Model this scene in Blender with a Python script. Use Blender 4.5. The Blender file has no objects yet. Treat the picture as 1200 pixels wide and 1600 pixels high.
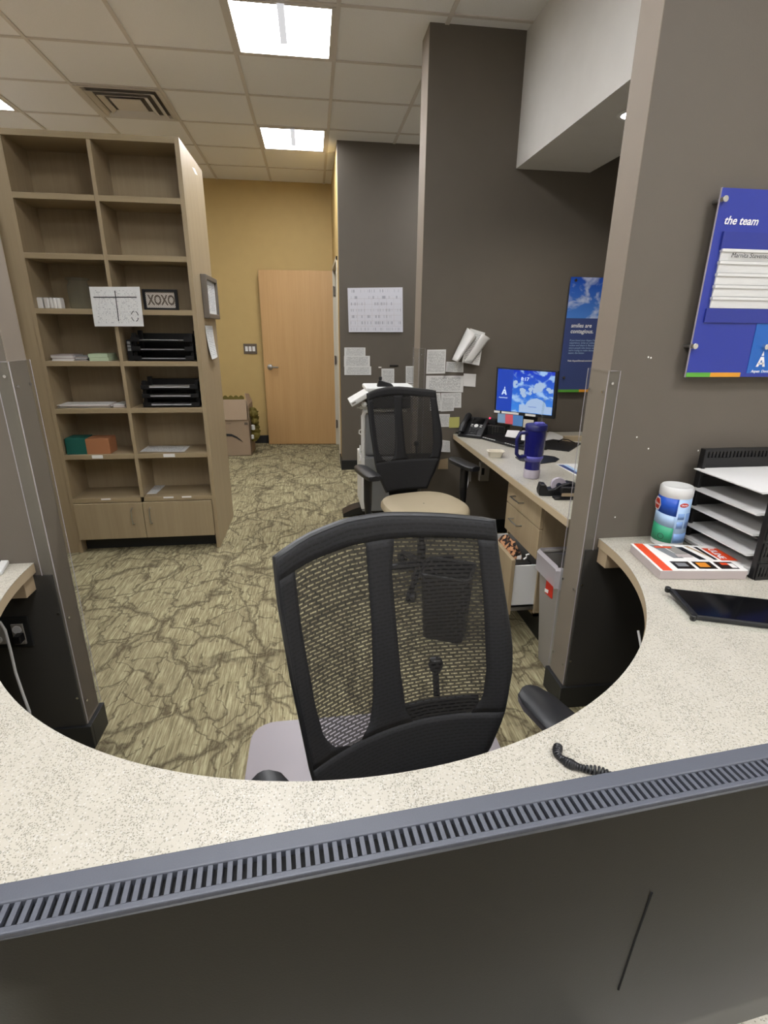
import bpy, bmesh, math, random
from mathutils import Vector, Matrix
random.seed(7)
R = math.radians
# ------------------------------------------------------------------ camera
CAMH = 1.46
F = 811.0
def _n(v): return v.normalized()
_dn = _n(Vector((577-600, 3110-800, F)))
_up = -_dn
_y = Vector((487-600, 514-800, F)); _y = _n(_y - _up*_y.dot(_up))
_x = _y.cross(_up)
if _x.x < 0: _x = -_x
RM = Matrix((_x, _y, _up))              # image axes (x right, y down, z forward) -> world
cam = bpy.data.objects.new('camera', bpy.data.cameras.new('camera'))
bpy.context.scene.collection.objects.link(cam)
cam.data.sensor_fit = 'VERTICAL'; cam.data.sensor_height = 24; cam.data.sensor_width = 18
cam.data.lens = F/1600*24
cam.data.clip_start = 0.02
_cx = RM @ Vector((1, 0, 0)); _cy = RM @ Vector((0, -1, 0)); _cz = RM @ Vector((0, 0, -1))
cam.matrix_world = Matrix.Translation((0, 0, CAMH)) @ Matrix((_cx, _cy, _cz)).transposed().to_4x4()
S = bpy.context.scene; S.camera = cam
S.view_settings.view_transform = 'Standard'; S.view_settings.look = 'None'
S.view_settings.gamma = 1; S.view_settings.use_curve_mapping = False
S.view_settings.exposure = 1.75
w = bpy.data.worlds.new('world'); S.world = w; w.use_nodes = True
w.node_tree.nodes['Background'].inputs[0].default_value = (.9, .92, 1, 1)
w.node_tree.nodes['Background'].inputs[1].default_value = 0.15
TROFFER = 9.5          # emission of the ceiling light diffusers
CANLIGHT = 4.5         # watts of the recessed lamp

def ray(px, py): return RM @ Vector((px-600, py-800, F))
O = Vector((0, 0, CAMH))
def onz(px, py, z): d = ray(px, py); return O + d*((z-CAMH)/d.z)
def ony(px, py, y): d = ray(px, py); return O + d*(y/d.y)
def onx(px, py, x): d = ray(px, py); return O + d*(x/d.x)

# ------------------------------------------------------------------ materials
def lin(c):
    if isinstance(c, str):
        c = [int(c[i:i+2], 16)/255 for i in (1, 3, 5)]
        c = [x/12.92 if x <= .04045 else ((x+.055)/1.055)**2.4 for x in c]
    return (c[0], c[1], c[2], 1)
class NT:
    def __init__(s, name):
        s.m = bpy.data.materials.new(name); s.m.use_nodes = True
        s.t = s.m.node_tree; s.b = s.t.nodes['Principled BSDF']
    def n(s, typ, **k):
        nd = s.t.nodes.new(typ)
        for a, v in k.items():
            if a.startswith('i_'):
                key = a[2:]; key = int(key) if key.isdigit() else key.replace('_', ' ')
                nd.inputs[key].default_value = v
            else: setattr(nd, a, v)
        return nd
    def l(s, a, b): s.t.links.new(a, b)
    def ramp(s, src, stops):
        r = s.n('ShaderNodeValToRGB'); e = r.color_ramp.elements
        while len(e) < len(stops): e.new(.5)
        for i, (p, c) in enumerate(stops): e[i].position = p; e[i].color = lin(c)
        s.l(src, r.inputs[0]); return r.outputs[0]
    def mix(s, f, a, b, blend='MIX'):
        m = s.n('ShaderNodeMix', data_type='RGBA', blend_type=blend)
        for sock, v in ((m.inputs[0], f), (m.inputs[6], a), (m.inputs[7], b)):
            if isinstance(v, (int, float)): sock.default_value = v
            elif isinstance(v, (tuple, list, str)): sock.default_value = lin(v)
            else: s.l(v, sock)
        return m.outputs[2]
    def math(s, op, a, b=0.0, c=0.0):
        m = s.n('ShaderNodeMath', operation=op)
        for i, v in enumerate((a, b, c)):
            if isinstance(v, (int, float)): m.inputs[i].default_value = v
            else: s.l(v, m.inputs[i])
        return m.outputs[0]
    def coord(s, kind='Object', scale=(1, 1, 1), rot=(0, 0, 0)):
        t = s.n('ShaderNodeTexCoord'); mp = s.n('ShaderNodeMapping')
        mp.inputs['Scale'].default_value = scale; mp.inputs['Rotation'].default_value = rot
        s.l(t.outputs[kind], mp.inputs[0]); return mp.outputs[0]
    def wcoord(s, scale=(1, 1, 1), rot=(0, 0, 0)):
        t = s.n('ShaderNodeNewGeometry'); mp = s.n('ShaderNodeMapping')
        mp.inputs['Scale'].default_value = scale; mp.inputs['Rotation'].default_value = rot
        s.l(t.outputs['Position'], mp.inputs[0]); return mp.outputs[0]
    def noise(s, vec, sc, det=2, dist=0, rough=.5):
        n = s.n('ShaderNodeTexNoise'); n.inputs['Scale'].default_value = sc; n.inputs['Detail'].default_value = det
        n.inputs['Distortion'].default_value = dist; n.inputs['Roughness'].default_value = rough
        s.l(vec, n.inputs['Vector']); return n
    def bump(s, h, st, d=.002):
        b = s.n('ShaderNodeBump'); b.inputs['Strength'].default_value = st; b.inputs['Distance'].default_value = d
        s.l(h, b.inputs['Height']); s.l(b.outputs[0], s.b.inputs['Normal'])
def plain(name, c, rough=.5, metal=0, emis=0, coat=0, var=0, bump=0, bscale=300, alpha=None, trans=0, spec=None, ior=None):
    k = NT(name); b = k.b
    b.inputs['Base Color'].default_value = lin(c); b.inputs['Roughness'].default_value = rough
    b.inputs['Metallic'].default_value = metal; b.inputs['Coat Weight'].default_value = coat
    if spec is not None: b.inputs['Specular IOR Level'].default_value = spec
    if ior: b.inputs['IOR'].default_value = ior
    if trans: b.inputs['Transmission Weight'].default_value = trans
    if emis: b.inputs['Emission Color'].default_value = lin(c); b.inputs['Emission Strength'].default_value = emis
    if var or bump:
        v = k.wcoord()
        if var:
            n = k.noise(v, 9, 4)
            k.l(k.mix(n.outputs[0], tuple(x*(1-var) for x in lin(c)[:3]), tuple(min(1, x*(1+var)) for x in lin(c)[:3])), b.inputs['Base Color'])
        if bump:
            n = k.noise(v, bscale, 2); k.bump(n.outputs[0], bump, .001)
    return k.m
def mat_paint(name, c): return plain(name, c, .62, var=.05, bump=.25, bscale=220, spec=.35)
def mat_carpet():
    k = NT('patterned carpet'); v = k.wcoord()
    wob = k.noise(v, 2.6, 4, rough=.6)
    wv = k.n('ShaderNodeVectorMath', operation='SCALE'); k.l(wob.outputs['Color'], wv.inputs[0]); wv.inputs['Scale'].default_value = .42
    ad = k.n('ShaderNodeVectorMath', operation='ADD'); k.l(v, ad.inputs[0]); k.l(wv.outputs[0], ad.inputs[1])
    def crack(sc, wd, seedrot):
        mp = k.n('ShaderNodeMapping'); mp.inputs['Rotation'].default_value = (0, 0, seedrot); mp.inputs['Scale'].default_value = (1, .62, 0)
        mp.inputs['Location'].default_value = (seedrot*3, seedrot, 0)
        k.l(ad.outputs[0], mp.inputs[0])
        vo = k.n('ShaderNodeTexVoronoi', feature='DISTANCE_TO_EDGE'); vo.inputs['Scale'].default_value = sc; vo.voronoi_dimensions = '2D'
        k.l(mp.outputs[0], vo.inputs['Vector'])
        wn = k.noise(v, 5, 2); wid = k.math('MULTIPLY', k.math('POWER', wn.outputs[0], 2.0), wd*4)
        return k.math('SUBTRACT', 1, k.math('SMOOTH_MIN', k.math('DIVIDE', vo.outputs['Distance'], wid), 1, .2))
    c1 = crack(4.2, .05, .7); c2 = crack(9.0, .055, 2.1); c3 = crack(2.6, .045, 1.3)
    blot = k.noise(v, 3.2, 5, rough=.65)
    m2 = k.math('MULTIPLY', c2, k.math('GREATER_THAN', blot.outputs[0], .46))
    cr = k.math('MAXIMUM', k.math('MAXIMUM', c1, m2), c3)
    cr = k.math('MINIMUM', k.math('MAXIMUM', cr, 0), 1)
    fuzz = k.noise(v, 130, 2); cr = k.math('MULTIPLY', cr, k.math('ADD', k.math('MULTIPLY', fuzz.outputs[0], 1.1), .25))
    st = k.noise(k.wcoord(scale=(150, 9, 1)), 1, 3, rough=.7)
    st2 = k.noise(k.wcoord(scale=(60, 3, 1)), 1, 2)
    base = k.ramp(k.math('ADD', k.math('MULTIPLY', st.outputs[0], .7), k.math('MULTIPLY', st2.outputs[0], .3)),
                  [(.36, '#70684e'), (.5, '#9a9172'), (.64, '#c2bb97')])
    tone = k.mix(k.math('MULTIPLY', k.math('SUBTRACT', k.noise(v, 1.7, 3).outputs[0], .35), .9), base, '#7c735b')
    big = k.ramp(blot.outputs[0], [(.45, (0, 0, 0)), (.75, (1, 1, 1))])
    tone = k.mix(k.math('MULTIPLY', big, .45), tone, '#6a604c')
    col = k.mix(k.math('MULTIPLY', cr, .92), tone, '#453c2e')
    k.l(col, k.b.inputs['Base Color']); k.b.inputs['Roughness'].default_value = .95; k.b.inputs['Specular IOR Level'].default_value = .1
    k.bump(k.math('ADD', st.outputs[0], fuzz.outputs[0]), .6, .004)
    return k.m
def mat_speckle():
    k = NT('speckled solid surface'); v = k.wcoord()
    col = None
    n0 = k.noise(v, 30, 3)
    col = k.mix(n0.outputs[0], '#b2ada0', '#beb9ac')
    for sc, th, c, rr in ((250, .26, '#7d7a6f', .1), (190, .26, '#928d80', .9), (380, .26, '#6f6b5e', 2.2), (210, .24, '#c6c4be', 3.3)):
        mp = k.n('ShaderNodeMapping'); mp.inputs['Rotation'].default_value = (rr, rr*.7, rr); k.l(v, mp.inputs[0])
        vo = k.n('ShaderNodeTexVoronoi'); vo.inputs['Scale'].default_value = sc; k.l(mp.outputs[0], vo.inputs['Vector'])
        sep = k.n('ShaderNodeSeparateColor'); k.l(vo.outputs['Color'], sep.inputs[0])
        pick = k.math('LESS_THAN', sep.outputs[0], .34)
        near = k.math('LESS_THAN', vo.outputs['Distance'], th+.1)
        col = k.mix(k.math('MULTIPLY', k.math('MULTIPLY', pick, near), .75), col, c)
    k.l(col, k.b.inputs['Base Color']); k.b.inputs['Roughness'].default_value = .38
    return k.m
def mat_wood(name, a, b, axis=2, rough=.45):
    k = NT(name); sc = [60, 60, 60]; sc[axis] = 2.2
    v = k.wcoord(scale=tuple(sc)); n = k.noise(v, 1, 4, rough=.6)
    n2 = k.noise(k.wcoord(scale=tuple(x/5 for x in sc)), 1, 3, dist=.6)
    c = k.ramp(k.math('ADD', k.math('MULTIPLY', n.outputs[0], .5), k.math('MULTIPLY', n2.outputs[0], .5)), [(.3, a), (.7, b)])
    k.l(c, k.b.inputs['Base Color']); k.b.inputs['Roughness'].default_value = rough
    return k.m
def mat_print(name='printed sheet', rows=26, ink='#55565a', base='#dcdcda', dens=.5, border=.08):
    k = NT(name); t = k.n('ShaderNodeTexCoord'); sp = k.n('ShaderNodeSeparateXYZ'); k.l(t.outputs['UV'], sp.inputs[0])
    u, v = sp.outputs[0], sp.outputs[1]
    r = k.math('MULTIPLY', v, rows); fr = k.math('FRACT', r); fl = k.math('FLOOR', r)
    line = k.math('LESS_THAN', k.math('ABSOLUTE', k.math('SUBTRACT', fr, .5)), .22)
    cb = k.n('ShaderNodeCombineXYZ'); k.l(k.math('MULTIPLY', u, 38), cb.inputs[0]); k.l(k.math('MULTIPLY', fl, 3.7), cb.inputs[1])
    n = k.noise(cb.outputs[0], 1, 2, rough=.7)
    word = k.math('GREATER_THAN', n.outputs[0], dens)
    inu = k.math('LESS_THAN', k.math('ABSOLUTE', k.math('SUBTRACT', u, .5)), .5-border)
    inv = k.math('LESS_THAN', k.math('ABSOLUTE', k.math('SUBTRACT', v, .5)), .5-border)
    f = k.math('MULTIPLY', k.math('MULTIPLY', line, word), k.math('MULTIPLY', inu, inv))
    k.l(k.mix(k.math('MULTIPLY', f, .75), base, ink), k.b.inputs['Base Color']); k.b.inputs['Roughness'].default_value = .7
    return k.m
def mat_mesh_fabric():
    k = NT('open weave mesh fabric'); t = k.n('ShaderNodeTexCoord'); sp = k.n('ShaderNodeSeparateXYZ'); k.l(t.outputs['UV'], sp.inputs[0])
    wn = k.noise(t.outputs['UV'], 14, 1)
    u = sp.outputs[0]; v = k.math('ADD', sp.outputs[1], k.math('MULTIPLY', wn.outputs[0], .006))
    r = k.math('DIVIDE', v, .0085); fr = k.math('FRACT', r); fl = k.math('FLOOR', r)
    off = k.math('MULTIPLY', k.math('MODULO', k.math('ADD', fl, 1000), 2), .5)
    cu = k.math('FRACT', k.math('ADD', k.math('DIVIDE', u, .019), off))
    a = k.math('LESS_THAN', k.math('ABSOLUTE', k.math('SUBTRACT', fr, .5)), .165)
    b = k.math('LESS_THAN', k.math('ABSOLUTE', k.math('SUBTRACT', cu, .5)), .38)
    hole = k.math('MULTIPLY', a, b)
    al = k.math('SUBTRACT', .88, k.math('MULTIPLY', hole, .74))
    k.l(al, k.b.inputs['Alpha']); k.b.inputs['Base Color'].default_value = lin('#1d1b19'); k.b.inputs['Roughness'].default_value = .8
    return k.m
def mat_fabric():
    k = NT('black woven fabric'); t = k.n('ShaderNodeTexCoord'); sp = k.n('ShaderNodeSeparateXYZ'); k.l(t.outputs['UV'], sp.inputs[0])
    wn = k.noise(t.outputs['UV'], 14, 1)
    v = k.math('ADD', sp.outputs[1], k.math('MULTIPLY', wn.outputs[0], .006))
    r = k.math('DIVIDE', v, .0085); fr = k.math('FRACT', r); fl = k.math('FLOOR', r)
    off = k.math('MULTIPLY', k.math('MODULO', k.math('ADD', fl, 1000), 2), .5)
    cu = k.math('FRACT', k.math('ADD', k.math('DIVIDE', sp.outputs[0], .019), off))
    hole = k.math('MULTIPLY', k.math('LESS_THAN', k.math('ABSOLUTE', k.math('SUBTRACT', fr, .5)), .2), k.math('LESS_THAN', k.math('ABSOLUTE', k.math('SUBTRACT', cu, .5)), .38))
    k.l(k.mix(hole, '#17171a', '#0a0a0b'), k.b.inputs['Base Color']); k.b.inputs['Roughness'].default_value = .75
    k.bump(k.math('SUBTRACT', 1, hole), .5, .001)
    return k.m
def mat_sky(name, emis=0, blue='#1f4fb8', blue2='#4f86d8', cloud='#dfe6f2', sc=3.2, th=(.5, .64)):
    k = NT(name); v = k.coord('Object', scale=(sc, sc, sc*1.5)); n = k.noise(v, 1.6, 6, dist=.3, rough=.55)
    sp = k.n('ShaderNodeSeparateXYZ'); t = k.n('ShaderNodeTexCoord'); k.l(t.outputs['Generated'], sp.inputs[0])
    base = k.mix(sp.outputs[2], blue2, blue)
    f = k.ramp(n.outputs[0], [(th[0], (0, 0, 0)), (th[1], (1, 1, 1))])
    c = k.mix(f, base, cloud); k.l(c, k.b.inputs['Base Color']); k.b.inputs['Roughness'].default_value = .3
    if emis: k.l(c, k.b.inputs['Emission Color']); k.b.inputs['Emission Strength'].default_value = emis; k.b.inputs['Base Color'].default_value = (0, 0, 0, 1); k.t.links.remove(k.b.inputs['Base Color'].links[0])
    return k.m
def mat_clear(name='clear acrylic', tint='#fdfefd', rough=.05, opac=.015):
    k = NT(name); o = k.t.nodes['Material Output']
    tr = k.n('ShaderNodeBsdfTransparent'); tr.inputs[0].default_value = lin(tint)
    mx = k.n('ShaderNodeMixShader'); k.b.inputs['Base Color'].default_value = lin('#c6c1c6'); k.b.inputs['Roughness'].default_value = rough
    lw = k.n('ShaderNodeLayerWeight'); lw.inputs[0].default_value = .08
    f = k.math('MINIMUM', k.math('ADD', k.math('MULTIPLY', lw.outputs[0], .22), opac), 1)
    k.l(f, mx.inputs[0]); k.l(tr.outputs[0], mx.inputs[1]); k.l(k.b.outputs[0], mx.inputs[2]); k.l(mx.outputs[0], o.inputs[0])
    return k.m
def mat_emit(name, c, e):
    k = NT(name); k.b.inputs['Base Color'].default_value = (0, 0, 0, 1); k.b.inputs['Emission Color'].default_value = lin(c); k.b.inputs['Emission Strength'].default_value = e
    return k.m
def mat_tile():
    k = NT('ceiling tile board'); v = k.wcoord(); n = k.noise(v, 160, 3, rough=.7); n2 = k.noise(v, 1.1, 2)
    k.l(k.mix(n.outputs[0], '#e4e2e1', '#f2f1f0'), k.b.inputs['Base Color']); k.b.inputs['Roughness'].default_value = .9
    k.bump(n.outputs[0], .5, .002); return k.m
def mat_leopard():
    k = NT('spotted cloth'); v = k.wcoord(); n = k.noise(v, 45, 2); k.l(k.ramp(n.outputs[0], [(.46, '#1a100c'), (.52, '#b07a52'), (.7, '#c99a72')]), k.b.inputs['Base Color'])
    k.b.inputs['Roughness'].default_value = .9; return k.m
M = dict(
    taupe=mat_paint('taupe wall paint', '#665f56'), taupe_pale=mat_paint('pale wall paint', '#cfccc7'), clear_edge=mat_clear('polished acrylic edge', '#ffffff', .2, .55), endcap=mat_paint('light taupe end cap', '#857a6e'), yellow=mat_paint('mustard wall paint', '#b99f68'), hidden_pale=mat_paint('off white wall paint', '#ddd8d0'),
    cream=plain('cream paint', '#c9c2b0', .5), base=plain('black rubber base', '#1e1f20', .5), ceil=mat_tile(), bar=plain('ceiling grid metal', '#cfc8c1', .55),
    carpet=mat_carpet(), speck=mat_speckle(), edge=plain('laminate edge band', '#b9a78a', .5, var=.04), lam=mat_wood('maple laminate', '#98866a', '#a79678'),
    lam_in=mat_wood('maple laminate flat', '#958366', '#a49374', axis=0), door=mat_wood('maple door veneer', '#b9925f', '#c59f6d', rough=.4), charcoal=plain('painted counter shade', '#35332f', .6, var=.08),
    dark=plain('black plastic', '#101012', .42), dark2=plain('charcoal plastic', '#1b1c1f', .38), blackg=plain('gloss black', '#0a0a0c', .12), steel=plain('brushed steel', '#b8b8b8', .3, metal=1),
    mon_grey=plain('grey monitor shell', '#4c4f58', .5, bump=.2, bscale=900), mon_back=plain('black monitor shell', '#121213', .42, bump=.06, bscale=700, var=.1), slot=plain('slot black', '#050506', .9),
    white=plain('white plastic', '#dcdcda', .45), white2=plain('white card', '#e6e4e0', .7), paper=plain('white paper', '#d9d8d6', .75), grey=plain('grey plastic', '#8c8780', .55), grey2=plain('mid grey plastic', '#7f8082', .5),
    pr=mat_print(rows=20, dens=.47, ink='#5c5c62'), pr2=mat_print('form sheet', rows=20, dens=.48, ink='#5c5c62'), pr3=mat_print('dense sheet', rows=30, dens=.45, ink='#5a5a5e', border=.06), pr4=mat_print('sparse form', rows=26, dens=.56, ink='#85858a'), cal=mat_print('calendar print', rows=7, dens=.56, ink='#9a9ca8', base='#d8d8e0', border=.04),
    mesh=mat_mesh_fabric(), fab=mat_fabric(), vinyl=plain('cream vinyl', '#b3a68c', .38, var=.04), clear=mat_clear(), mat=mat_clear('clear mat with painted sheen', '#f4f0f6', .25, .42), scr=plain('screw head', '#dadada', .25, metal=1),  # mat: lilac tint and opacity paint in the ceiling light it reflects
    blue=plain('sign blue', '#2c3b9a', .35), blue_d=plain('deep sign blue', '#2a3790', .3), blue_l=plain('bright sign blue', '#1d62b8', .35), slate=plain('slate blue print', '#3f4d80', .4), green=plain('sign green', '#5fa83c', .4), orange=plain('sign orange', '#e09a2c', .4), prw=plain('white lettering', '#f0f0f4', .5),
    ink=plain('black lettering', '#2a2a2c', .6), navy=plain('navy enamel', '#15186a', .22, coat=.4), navyp=plain('navy plastic', '#1d2060', .35), lav=plain('lavender plastic', '#6a68c4', .4), cuff=plain('pale silicone', '#b5adb8', .6),
    kraft=plain('kraft cardboard', '#a08b74', .8, var=.05), kraft2=plain('pale cardboard', '#b7a18a', .8, var=.04), olive=plain('olive paper', '#6b5f24', .8, var=.2), teal=plain('teal card', '#0e5a50', .7), tang=plain('orange card', '#a8714c', .7), mint=plain('pale green paper', '#b3c4a6', .8),
    red=plain('red label', '#c8301c', .5), clothspot=mat_leopard(), tub=plain('cream tub', '#ddd6c4', .5), sky=mat_sky('sky photograph print'), scrsky=mat_sky('lit screen sky', .28, '#0a2fc0', '#3f8be6', '#9fc4f2', 9, (.52, .62)),
    scrblue=mat_emit('lit screen panel', '#1440b4', .28), scrw=mat_emit('lit screen white', '#cfe0ff', .3), scrpale=mat_emit('lit screen pale', '#b4cdf0', .24), postit_b=plain('blue sticky note', '#5b8fd0', .7), postit_l=plain('pale blue sticky note', '#86a8cc', .7), postit_p=plain('pink sticky note', '#e0606c', .7), postit_y=plain('yellow sticky note', '#c3c172', .7),
    barlit=mat_emit('lit grey lamp bar', (.9, .9, .92), .22), lamp=mat_emit('light diffuser', (.97, .975, 1), TROFFER), can=mat_emit('recessed lamp glow', (1, .97, .93), 8), redled=mat_emit('red indicator', '#ff3050', 1), glass=mat_clear('jar glass', '#f6faf8', .02, .05),
    fgrey=plain('pewter frame', '#6e675f', .4, metal=.3), gsw=plain('dark bronze plate', '#5e5347', .4), wl=plain('wipe label blue', '#1b50b8', .4), wl2=plain('wipe label pale', '#7fa2d8', .4), wl3=plain('wipe label green', '#35a077', .4), wl4=plain('wipe label sky', '#a9c6e6', .4), org=plain('catalogue orange', '#dd4a22', .5), pages=plain('page edges', '#b5aaa8', .8),
    liner=mat_clear('plastic bin liner', '#f0eeec', .3, .55), coverblack=plain('photo dark print', '#1e1614', .4), amber=plain('photo amber print', '#d98a2c', .4), tan=plain('tan strip', '#b39f82', .5), cable=plain('white cable', '#dadada', .5), vent=plain('vent paint', '#d2cbc4', .5), ventd=plain('vent dark', '#6a645f', .8))

# ------------------------------------------------------------------ builders
COL = S.collection
INV = {}
class MB:
    def __init__(s): s.v = []; s.f = []; s.uv = None; s.smooth = False
    def add(s, vs, fs, mtx=None):
        o = len(s.v); s.v += [(mtx @ Vector(p)) if mtx else Vector(p) for p in vs]; s.f += [tuple(i+o for i in f) for f in fs]; return s
    def box(s, a, b, mtx=None):
        x0, y0, z0 = a; x1, y1, z1 = b
        x0, x1 = sorted((x0, x1)); y0, y1 = sorted((y0, y1)); z0, z1 = sorted((z0, z1))
        return s.add([(x0, y0, z0), (x1, y0, z0), (x1, y1, z0), (x0, y1, z0), (x0, y0, z1), (x1, y0, z1), (x1, y1, z1), (x0, y1, z1)],
                     [(0, 3, 2, 1), (4, 5, 6, 7), (0, 1, 5, 4), (1, 2, 6, 5), (2, 3, 7, 6), (3, 0, 4, 7)], mtx)
    def hexa(s, b4, t4):
        return s.add(list(b4)+list(t4), [(0, 3, 2, 1), (4, 5, 6, 7), (0, 1, 5, 4), (1, 2, 6, 5), (2, 3, 7, 6), (3, 0, 4, 7)])
    def prism(s, poly, z0, z1, mtx=None):
        n = len(poly); vs = [(x, y, z0) for x, y in poly]+[(x, y, z1) for x, y in poly]
        fs = [tuple(range(n-1, -1, -1)), tuple(range(n, 2*n))]+[(i, (i+1) % n, n+(i+1) % n, n+i) for i in range(n)]
        return s.add(vs, fs, mtx)
    def lathe(s, prof, seg=24, mtx=None, caps=True, sx=1, sy=1):
        vs = []; n = len(prof)
        for r, z in prof:
            for k in range(seg): a = 2*math.pi*k/seg; vs.append((r*math.cos(a)*sx, r*math.sin(a)*sy, z))
        fs = [(i*seg+k, i*seg+(k+1) % seg, (i+1)*seg+(k+1) % seg, (i+1)*seg+k) for i in range(n-1) for k in range(seg)]
        if caps: fs.append(tuple(range(seg-1, -1, -1))); fs.append(tuple((n-1)*seg+k for k in range(seg)))
        return s.add(vs, fs, mtx)
    def cyl(s, c, r, h, axis='z', seg=20):
        m = Matrix.Translation(c)
        if axis == 'x': m = m @ Matrix.Rotation(R(90), 4, 'Y')
        if axis == 'y': m = m @ Matrix.Rotation(R(90), 4, 'X')
        return s.lathe([(r, -h/2), (r, h/2)], seg, m)
    def tube(s, pts, r, seg=10, closed=False, rr=None):
        pts = [Vector(p) for p in pts]; n = len(pts); vs = []; prev = None
        for i, p in enumerate(pts):
            if closed: t = pts[(i+1) % n]-pts[i-1]
            else: t = pts[min(i+1, n-1)]-pts[max(i-1, 0)]
            t.normalize()
            if prev is None:
                a = Vector((0, 0, 1)) if abs(t.z) < .9 else Vector((1, 0, 0)); u = t.cross(a).normalized()
            else: u = (prev-t*prev.dot(t)).normalized()
            prev = u; v = t.cross(u); q = rr[i] if rr else r
            for k in range(seg): a = 2*math.pi*k/seg; vs.append(p+u*q*math.cos(a)+v*q*math.sin(a))
        m = n if closed else n-1
        fs = [(i*seg+k, i*seg+(k+1) % seg, ((i+1) % n)*seg+(k+1) % seg, ((i+1) % n)*seg+k) for i in range(m) for k in range(seg)]
        if not closed: fs += [tuple(range(seg-1, -1, -1)), tuple((n-1)*seg+k for k in range(seg))]
        return s.add(vs, fs)
    def grid(s, P, flip=False):
        nr = len(P); nc = len(P[0]); vs = [q for row in P for q in row]
        fs = [(i*nc+j, i*nc+j+1, (i+1)*nc+j+1, (i+1)*nc+j) for i in range(nr-1) for j in range(nc-1)]
        if flip: fs = [f[::-1] for f in fs]
        return s.add(vs, fs)
    def build(s, name, mat, parent=None, bevel=0, smooth=False, solid=0, sub=0, soff=0, kind=None, label=None, seg=2):
        me = bpy.data.meshes.new(name)
        inv = INV.get(parent.name, None) if parent else None
        vs = [(inv @ p) if inv else p for p in s.v]
        me.from_pydata([tuple(p) for p in vs], [], s.f); 
        bm = bmesh.new(); bm.from_mesh(me); bmesh.ops.recalc_face_normals(bm, faces=bm.faces); bm.to_mesh(me); bm.free()
        me.materials.append(mat if not isinstance(mat, str) else M[mat])
        if s.uv: 
            l = me.uv_layers.new()
            for lp in me.loops: l.data[lp.index].uv = s.uv[lp.vertex_index]
        if smooth:
            for p in me.polygons: p.use_smooth = True
        o = bpy.data.objects.new(name, me); COL.objects.link(o)
        if parent:
            o.parent = parent; INV[o.name] = inv if inv else Matrix.Identity(4)
        if bevel: b = o.modifiers.new('b', 'BEVEL'); b.width = bevel; b.segments = seg; b.limit_method = 'ANGLE'
        if solid: b = o.modifiers.new('s', 'SOLIDIFY'); b.thickness = solid; b.offset = soff
        if sub: b = o.modifiers.new('u', 'SUBSURF'); b.levels = sub; b.render_levels = sub
        if smooth and not sub:
            try: me.set_sharp_from_angle(angle=R(38))
            except Exception: pass
        if kind: o['kind'] = kind
        if label: o['label'] = label
        return o
def thing(name, label, cat, loc=(0, 0, 0), rotz=0, group=None):
    o = bpy.data.objects.new(name, None); COL.objects.link(o); o.empty_display_size = .05
    o.location = loc; o.rotation_euler = (0, 0, rotz); o['label'] = label; o['category'] = cat
    if group: o['group'] = group
    INV[o.name] = (Matrix.Translation(loc) @ Matrix.Rotation(rotz, 4, 'Z')).inverted()
    return o
def tag(o, label, cat, group=None):
    o['label'] = label; o['category'] = cat
    if group: o['group'] = group
    return o
def struct(o): o['kind'] = 'structure'; return o
def box(a, b, name, mat, parent=None, **k): return MB().box(a, b).build(name, mat, parent, **k)
def dup(root, loc, label=None):
    r = root.copy(); COL.objects.link(r); r.location = loc
    if label: r['label'] = label
    def rec(src, dst):
        for ch in list(src.children):
            c = ch.copy(); COL.objects.link(c); c.parent = dst; rec(ch, c)
    rec(root, r); return r
def text(s, name, size, loc, mat, parent, rot=(R(90), 0, 0), shear=0, bold=0, mtx=None, ext=.0003, align='LEFT', sx=1.0):
    cu = bpy.data.curves.new(name, 'FONT'); cu.body = s; cu.size = size; cu.shear = shear; cu.offset = bold; cu.extrude = ext; cu.align_x = align; cu.resolution_u = 3
    tmp = bpy.data.objects.new(name, cu); COL.objects.link(tmp)
    bpy.context.view_layer.update(); dg = bpy.context.evaluated_depsgraph_get()
    me = bpy.data.meshes.new_from_object(tmp.evaluated_get(dg)); bpy.data.objects.remove(tmp); bpy.data.curves.remove(cu)
    m = mtx if mtx else Matrix.Translation(loc) @ (Matrix.Rotation(rot[2], 4, 'Z') @ Matrix.Rotation(rot[0], 4, 'X'))
    if sx != 1: m = m @ Matrix.Diagonal((sx, 1, 1, 1))
    inv = INV.get(parent.name)
    me.transform((inv @ m) if inv else m); me.materials.clear(); me.materials.append(M[mat])
    o = bpy.data.objects.new(name, me); COL.objects.link(o); o.parent = parent; INV[o.name] = inv; return o
def sheet(c4, name, mat, parent=None, curl=0, lift=.0, nrm=(0, -1, 0), thick=.0006, nu=5, nv=5, **k):
    """c4: top-left, top-right, bottom-right, bottom-left in world; curl bends the lower edge away along nrm"""
    tl, tr, br, bl = [Vector(p) for p in c4]; nr = Vector(nrm); g = []; uv = []
    for i in range(nv+1):
        v = i/nv; row = []
        for j in range(nu+1):
            u = j/nu; p = tl.lerp(tr, u).lerp(bl.lerp(br, u), v); row.append(p+nr*(lift+curl*v*v*(1+.4*math.sin(u*3)))); uv.append((u, 1-v))
        g.append(row)
    m = MB().grid(g); m.uv = uv
    return m.build(name, mat, parent, solid=thick, **k)
def wsheet(px, Y, name, mat, label, cat='paper', curl=.0, group=None, off=.002, nm='paper'):
    """sheet pinned on a wall facing the camera: four image corners on the plane y=Y"""
    c = [ony(x, y, Y-off) for x, y in px]
    o = sheet(c, nm, mat, curl=curl); return tag(o, label, cat, group)

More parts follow.
